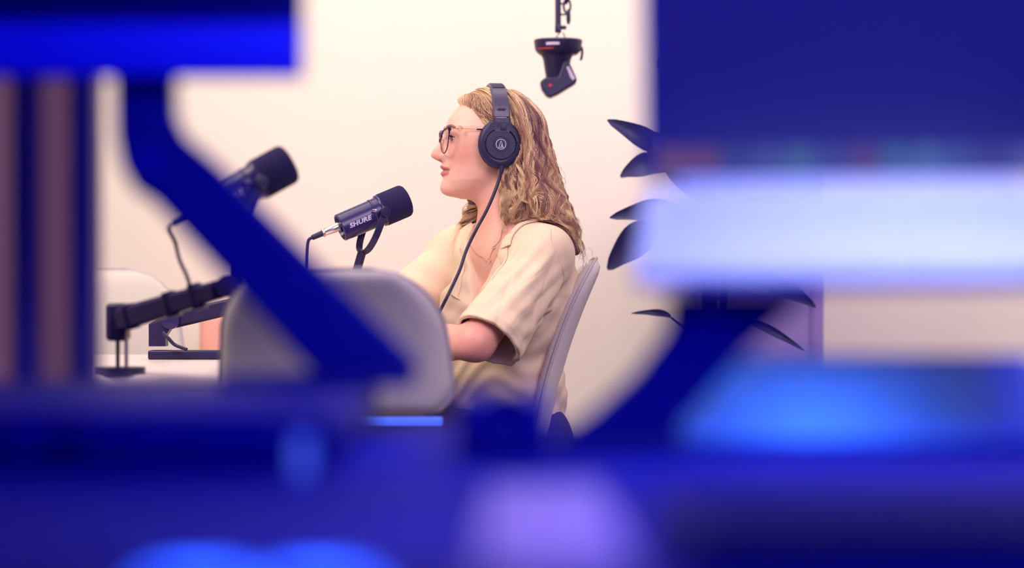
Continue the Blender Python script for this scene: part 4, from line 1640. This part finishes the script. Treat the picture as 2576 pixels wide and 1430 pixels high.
# tilted head
hc0 = hq(1372, 222)
ax = hq(1440, 190) - hq(1380, 226)
ax = ax / np.linalg.norm(ax)
up = np.array([-ax[2], 0, ax[0]])
outl = [(1358, 208), (1362, 226), (1374, 243), (1384, 247), (1404, 238), (1448, 211), (1451, 203), (1444, 186), (1432, 160), (1426, 152), (1416, 158), (1404, 196), (1370, 198)]
hd_ = MB().prism([hq(*q) - np.array([0, 0.033, 0]) for q in outl], (0, 0.066, 0))
hdo = hd_.build('camera_head', M['black'], hc)
bv = hdo.modifiers.new('bevel', 'BEVEL')
bv.width = 0.007
bv.segments = 3
MB().prism([hq(*q) - np.array([0, 0.036, 0]) for q in [(1424, 172), (1430, 170), (1446, 200), (1440, 205), (1434, 198)]], (0, 0.004, 0)).build('side_window', M['label'], hc)
MB().lathe([(0, 0.0045), (0.002, 0.003)], hq(1384, 218) - np.array([0, 0.033, 0]), (0, -1, 0), 14).build('red_mark', M['red'], hc)
MB().tube([hq(1463, 118), hq(1465, 130), hq(1463, 146), hq(1460, 152)], 0.0032, 8).build('hanging_tab', M['black'], hc)
for a in (-1, 1):
    MB().tube([hq(1412 + a * 4, 82), hq(1411 + a * 9, 90), hq(1409 + a * 12, 99)], 0.0016, 6, smooth=10).build('wire', M['black'], hc)

# ------------------------------------------------------------------ cabinet and plant at the right
Yc = 6.35
xa, xb = P(1775, 0, Yc)[0], P(2072, 0, Yc)[0]
cb = thing('cabinet', 'mauve tall cabinet against the wall, mostly behind the laptop', 'cabinet', ((xa + xb) / 2, Yc + 0.2, 0))
MB().box((xa, Yc, 0.05), (xb, Yc + 0.42, 1.35), 0.004).build('carcass', M['cabinet'], cb)
xm = P(2034, 0, Yc)[0]
d1 = MB().box((xa + 0.006, Yc - 0.018, 0.07), (xm - 0.002, Yc, 1.335), 0.003).build('door', M['cabinet'], cb)
MB().tube([(xm - 0.03, Yc - 0.035, 0.9), (xm - 0.03, Yc - 0.035, 1.05)], 0.005, 10).build('handle', M['black'], d1)
MB().box((xa + 0.01, Yc + 0.02, 0.0), (xb - 0.01, Yc + 0.40, 0.05)).build('plinth', M['black'], cb)

Yl = 5.75
pc = P(1790, 0, Yl)
pl = thing('potted_plant', 'dark-leaved potted plant behind the laptop, leaf tips sticking out', 'plant', (pc[0], Yl, 0))
MB().lathe([(0, 0.12), (0.02, 0.135), (0.34, 0.165), (0.36, 0.168), (0.36, 0.150), (0.33, 0.146)], (pc[0], Yl, 0), (0, 0, 1), 36).build('pot', M['pot'], pl)
MB().lathe([(0.30, 0.145), (0.325, 0.14), (0.33, 0.01)], (pc[0], Yl, 0), (0, 0, 1), 28).build('soil', M['trousers'], pl)
stem_tops = [(1760, 300), (1800, 200), (1850, 420)]
for sx, sy in stem_tops:
    MB().tube([(pc[0], Yl, 0.32), P((sx + 1790) / 2, 760, Yl), P(sx, sy, Yl)], [0.011, 0.009, 0.005], 10, smooth=20).build('stem', M['stemm'], pl)


def leaf(base, tip, width, bend=0.03, twist=0.0, curl=0.4):
    base = np.array(base)
    tip = np.array(tip)
    ax = tip - base
    L = np.linalg.norm(ax)
    ax /= L
    side = np.cross(ax, np.array([math.sin(twist), -math.cos(twist), 0.15]))
    side /= np.linalg.norm(side)
    nn = np.cross(side, ax)
    n, m = 14, 7
    Vv = []
    for sgn in (1, -1):
        for i in range(n + 1):
            t = i / n
            wv = width * (max(0.0, math.sin(PI * min(1, t ** 0.9 * 0.996))) ** 0.55)
            c = base + ax * L * t + nn * (bend * math.sin(PI * t)) + np.array([0, 0, -0.03 * t * t])
            for j in range(m):
                s = -1 + 2 * j / (m - 1)
                wob = 0.10 * math.sin(9 * t + 3 * s)
                Vv.append(c + side * s * wv * (1 + wob) + nn * (curl * wv * s * s + sgn * 0.0006))
    F = []
    N = (n + 1) * m
    for i in range(n):
        for j in range(m - 1):
            a = i * m + j
            F.append((a, a + 1, a + m + 1, a + m))
            F.append((N + a, N + a + m, N + a + m + 1, N + a + 1))
    return MB().add(Vv, F).build('leaf', M['leaf'], pl, angle=0)


LV = [((1700, 400), (1528, 270), 0.030), ((1700, 420), (1560, 412), 0.034), ((1720, 540), (1534, 516), 0.030), ((1700, 560), (1528, 646), 0.048), ((1690, 800), (1588, 757), 0.010),
      ((1850, 700), (2052, 742), 0.025), ((1860, 800), (2024, 852), 0.012), ((1780, 300), (1660, 120), 0.05), ((1820, 260), (1960, 80), 0.05), ((1860, 420), (2040, 320), 0.05),
      ((1780, 520), (1640, 300), 0.05), ((1860, 520), (2030, 560), 0.05), ((1840, 620), (1960, 690), 0.045), ((1800, 260), (1800, 60), 0.05)]
for k, (b, tpt, wd_) in enumerate(LV):
    yy = Yl + (0.05 if k % 2 else -0.05)
    leaf(P(b[0], b[1], Yl), P(tpt[0], tpt[1], yy), wd_ * 0.8, twist=0.3 * ((k % 3) - 1))
    MB().tube([P(1790 + (b[0] - 1790) * 0.2, b[1] + 60, Yl), P(b[0], b[1], Yl)], 0.003, 6).build('leaf_stalk', M['stemm'], pl)

# ================================================================== the dark control desk in front of the lens
DZ = 0.74
dk = thing('desk', 'dark control desk across the bottom, washed in blue light', 'desk', (0, 1.4, 0))
mb = MB()
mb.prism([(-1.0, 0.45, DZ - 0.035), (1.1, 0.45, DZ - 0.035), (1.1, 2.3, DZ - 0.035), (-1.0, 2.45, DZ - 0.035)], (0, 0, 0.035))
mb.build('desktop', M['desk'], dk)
for x in (-0.9, 1.0):
    for y in (0.55, 2.1):
        MB().box((x - 0.025, y - 0.025, 0), (x + 0.025, y + 0.025, DZ - 0.035), 0.003).build('leg', M['navy'], dk)

# rack unit at the left
rk = thing('rack_unit', 'black flat equipment case on the desk, carrying the bent stand', 'equipment case', (-0.2, 1.95, DZ))
bx = MB().box((-0.58, 1.78, DZ + 0.006), (P(845, 0, 1.78)[0], 2.36, 0.786), 0.006).build('case', M['navy2'], rk)
for x in (-0.52, -0.17):
    for y in (1.82, 2.30):
        MB().tube([(x, y, DZ), (x, y, DZ + 0.008)], 0.012, 14).build('rubber_foot', M['navy'], rk)
ld = P(760, 1155, 1.775)
for k in range(5):
    z = ld[2] - 0.012 + k * 0.0062
    MB().box((ld[0] - 0.006, 1.772, z - 0.0026), (ld[0] + 0.006, 1.781, z + 0.0026), 0.0005).build('level_light', M['led_pale'], rk)
for k in range(4):
    MB().lathe([(0, 0.010), (0.012, 0.009), (0.014, 0.002)], (-0.50 + k * 0.06, 1.782, 0.771), (0, -1, 0), 20).build('knob', M['navy'], rk)

# bent stand with a monitor, left
Ys = 2.25


def sq(px, py, Y=Ys):
    return P(px, py, Y)


ms = thing('monitor_stand', 'dark bent stand rising from the case, crossing the left view diagonally', 'stand', (sq(920, 940)[0], Ys, 0.786))
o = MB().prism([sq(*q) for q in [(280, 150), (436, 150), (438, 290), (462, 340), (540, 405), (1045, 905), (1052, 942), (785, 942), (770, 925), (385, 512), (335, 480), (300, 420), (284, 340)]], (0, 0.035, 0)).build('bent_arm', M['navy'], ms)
b = o.modifiers.new('bevel', 'BEVEL')
b.width = 0.006
b.segments = 3
MB().box((sq(560, 0)[0], Ys - 0.06, 0.786), (sq(1040, 0)[0], Ys + 0.075, 0.797), 0.004).build('base_plate', M['navy'], ms)
MB().lathe([(-0.006, 0.014), (-0.004, 0.017), (0.039, 0.017), (0.041, 0.014)], sq(366, 420), (0, 1, 0), 24).build('hinge_bolt', M['navy2'], ms)
mn = thing('monitor', 'dark monitor on the bent stand, cut off at the top left corner', 'monitor', (sq(360, 175)[0], Ys, sq(0, 175)[2]))
xr = sq(765, 0)[0]
zb = sq(0, 200)[2]
MB().box((xr - 0.60, Ys - 0.022, zb), (xr, Ys - 0.001, zb + 0.37), 0.004).build('housing', M['navy'], mn)
MB().box((xr - 0.598, Ys - 0.030, zb + 0.001), (xr - 0.001, Ys - 0.022, zb + 0.050), 0.003).build('lower_bezel', M['chin'], mn)
MB().box((xr - 0.59, Ys - 0.0245, zb + 0.056), (xr - 0.008, Ys - 0.0215, zb + 0.362), 0.0).build('screen', M['screen_off'], mn)

sb = thing('speaker_box', 'low black box on the desk between the two stands', 'speaker', (P(1290, 0, 1.95)[0], 1.95, DZ))
MB().box((P(1150, 0, 1.95)[0], 1.90, DZ + 0.004), (P(1385, 0, 1.95)[0], 2.06, 0.790), 0.008).build('housing', M['navy2'], sb)
MB().lathe([(0, 0.024), (0.003, 0.024), (0.002, 0.018), (-0.002, 0.004)], (P(1275, 0, 1.95)[0], 1.899, 0.772), (0, -1, 0), 28).build('cone', M['navy'], sb)
for x in (1170, 1380):
    MB().tube([(P(x, 0, 1.95)[0], 1.95, DZ), (P(x, 0, 1.95)[0], 1.95, DZ + 0.006)], 0.006, 12).build('rubber_foot', M['navy'], sb)

# laptop on its stand, right
lp_loc = np.array(P(1600, 690, 1.93))
lp = thing('laptop', 'silver laptop facing the viewer with a dark blue screen, raised on a stand', 'laptop', lp_loc)
Rz = Matrix.Rotation(R(-5), 4, 'Z')
Ry = Matrix.Rotation(R(-0.3), 4, 'Y')
DK = Matrix.Translation(Vector(lp_loc)) @ Rz @ Ry @ Matrix.Rotation(R(19), 4, 'X')
LW, LD = 0.36, 0.235
deck = MB().box((0, 0, -0.012), (LW, LD, 0.0), 0.004, DK).build('deck', M['alu'], lp)
MB().box((0.115, 0.012, 0.0), (0.245, 0.092, 0.0008), 0.0, DK).build('trackpad', M['alu'], deck)
kb = MB()
for r_ in range(6):
    for c_ in range(14):
        kb.box((0.026 + c_ * 0.0222, 0.112 + r_ * 0.0185, 0.0), (0.026 + c_ * 0.0222 + 0.0188, 0.112 + r_ * 0.0185 + 0.0155, 0.0016), 0.0, DK)
ko = kb.build('keys', M['key'], deck, smooth=False)
ko['kind'] = 'stuff'
SCm = DK @ Matrix.Translation((0, LD - 0.004, 0.004)) @ Matrix.Rotation(R(-2), 4, 'X') 
lid = MB().box((0, 0, 0.004), (LW, 0.008, 0.245), 0.003, SCm).build('lid', M['alu'], lp)
scr = MB().box((0.003, -0.0008, 0.007), (LW - 0.003, 0.0005, 0.242), 0.0, SCm).build('screen', M['screen_dark'], lp, smooth=False)
MB().tube([SCm @ Vector((0.03, 0.003, 0.002)), SCm @ Vector((LW - 0.03, 0.003, 0.002))], 0.005, 10).build('hinge', M['alu'], lp)
ic = [(0.20, 0.08, 0.10), (0.18, 0.07, 0.09), (0.04, 0.06, 0.22), (0.07, 0.10, 0.30), (0.07, 0.16, 0.30), (0.05, 0.07, 0.28), (0.12, 0.06, 0.16), (0.06, 0.16, 0.34), (0.08, 0.18, 0.42), (0.06, 0.10, 0.34), (0.05, 0.05, 0.25), (0.10, 0.12, 0.40)]
for k, c in enumerate(ic):
    m = mat('dock_icon', (0.02, 0.02, 0.05), 0.4, emit=c, estr=0.75)
    MB().box((0.014 + k * 0.028, -0.0012, 0.011), (0.014 + k * 0.028 + 0.022, -0.0006, 0.033), 0.0, SCm).build('dock_icon', m, scr, smooth=False)

ls = thing('laptop_stand', 'dark slanted metal stand under the raised laptop', 'stand', (sq(1540, 1141)[0], 1.95, DZ))
Y2 = 1.96
o = MB().prism([P(x, y, Y2) for x, y in [(1690, 735), (2060, 735), (1975, 800), (1865, 900), (1715, 1070), (1700, 1132), (1400, 1132), (1405, 1098), (1490, 1040), (1600, 940), (1680, 830)]], (0, 0.04, 0)).build('slanted_arm', M['navy'], ls)
b = o.modifiers.new('bevel', 'BEVEL')
b.width = 0.005
b.segments = 3
TR = DK @ Matrix.Translation((0.03, 0.01, -0.0175))
MB().box((0, 0, 0), (0.30, 0.21, 0.0055), 0.002, TR).build('tray', M['navy'], ls)
MB().box((P(1400, 0, Y2)[0], Y2 - 0.04, DZ), (P(1695, 0, Y2)[0], Y2 + 0.12, DZ + 0.008), 0.003).build('base_plate', M['navy'], ls)
MB().lathe([(-0.004, 0.012), (0.044, 0.012)], P(1790, 800, Y2), (0, 1, 0), 20).build('pivot', M['navy2'], ls)

# pale control surface catching the blue light
cs = thing('control_surface', 'sloped pale control surface glowing blue under the laptop', 'control surface', (0.27, 2.1, DZ))
xa, xb = P(1692, 0, 2.1)[0], P(2640, 0, 2.1)[0]
poly = [(xa, 2.02, DZ + 0.004), (xa, 2.02, 0.752), (xa, 2.17, 0.818), (xa, 2.17, DZ + 0.004)]
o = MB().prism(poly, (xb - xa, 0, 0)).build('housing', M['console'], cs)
b = o.modifiers.new('bevel', 'BEVEL')
b.width = 0.010
b.segments = 4
MB().box((xa + 0.006, 2.014, DZ), (xb - 0.006, 2.022, 0.748), 0.002).build('front_panel', M['navy2'], cs)
sl = math.atan2(0.066, 0.15)
TM = Matrix.Translation((xa, 2.02, 0.752)) @ Matrix.Rotation(sl, 4, 'X')
for r_ in range(2):
    for c_ in range(5):
        MB().box((0.04 + c_ * 0.04, 0.05 + r_ * 0.05, 0.0), (0.04 + c_ * 0.04 + 0.022, 0.05 + r_ * 0.05 + 0.022, 0.004), 0.0015, TM).build('button', M['console'], cs)

# notepad, keyboard, button pad
npd = thing('notepad', 'white notepad lying on the desk before the laptop stand', 'notepad', (0.02, 1.45, DZ))
MB().box((P(1222, 0, 1.45)[0], 1.05, DZ), (P(1530, 0, 1.45)[0], 1.62, DZ + 0.008), 0.001).build('pages', M['paper'], npd)
MB().tube([(P(1222, 0, 1.45)[0] + 0.004, 1.61, DZ + 0.009), (P(1530, 0, 1.45)[0] - 0.004, 1.61, DZ + 0.009)], 0.003, 8).build('binding', M['navy2'], npd)
ky = thing('keyboard', 'dark keyboard at the bottom right corner of the desk', 'keyboard', (0.25, 1.2, DZ))
MB().box((0.078, 1.12, DZ), (0.52, 1.36, DZ + 0.022), 0.004).build('body', M['navy2'], ky)
kb = MB()
for r_ in range(5):
    for c_ in range(18):
        kb.box((0.088 + c_ * 0.0235, 1.135 + r_ * 0.043, DZ + 0.022), (0.088 + c_ * 0.0235 + 0.02, 1.135 + r_ * 0.043 + 0.036, DZ + 0.028))
ko = kb.build('keys', M['navy'], ky, smooth=False)
ko['kind'] = 'stuff'
bp = thing('button_pad', 'small dark button pad with lit blue keys at the bottom edge', 'button pad', (-0.07, 0.78, DZ))
MB().box((-0.16, 0.70, DZ), (0.0, 0.84, 0.772), 0.005).build('case', M['navy2'], bp)
for r_ in range(3):
    for c_ in range(4):
        x = -0.138 + c_ * 0.0385
        y = 0.722 + r_ * 0.043
        lit = (r_, c_) in ((1, 1), (1, 2))
        MB().box((x - 0.012, y - 0.012, 0.771), (x + 0.012, y + 0.012, 0.778), 0.002).build('key', M['led'] if lit else M['navy'], bp)
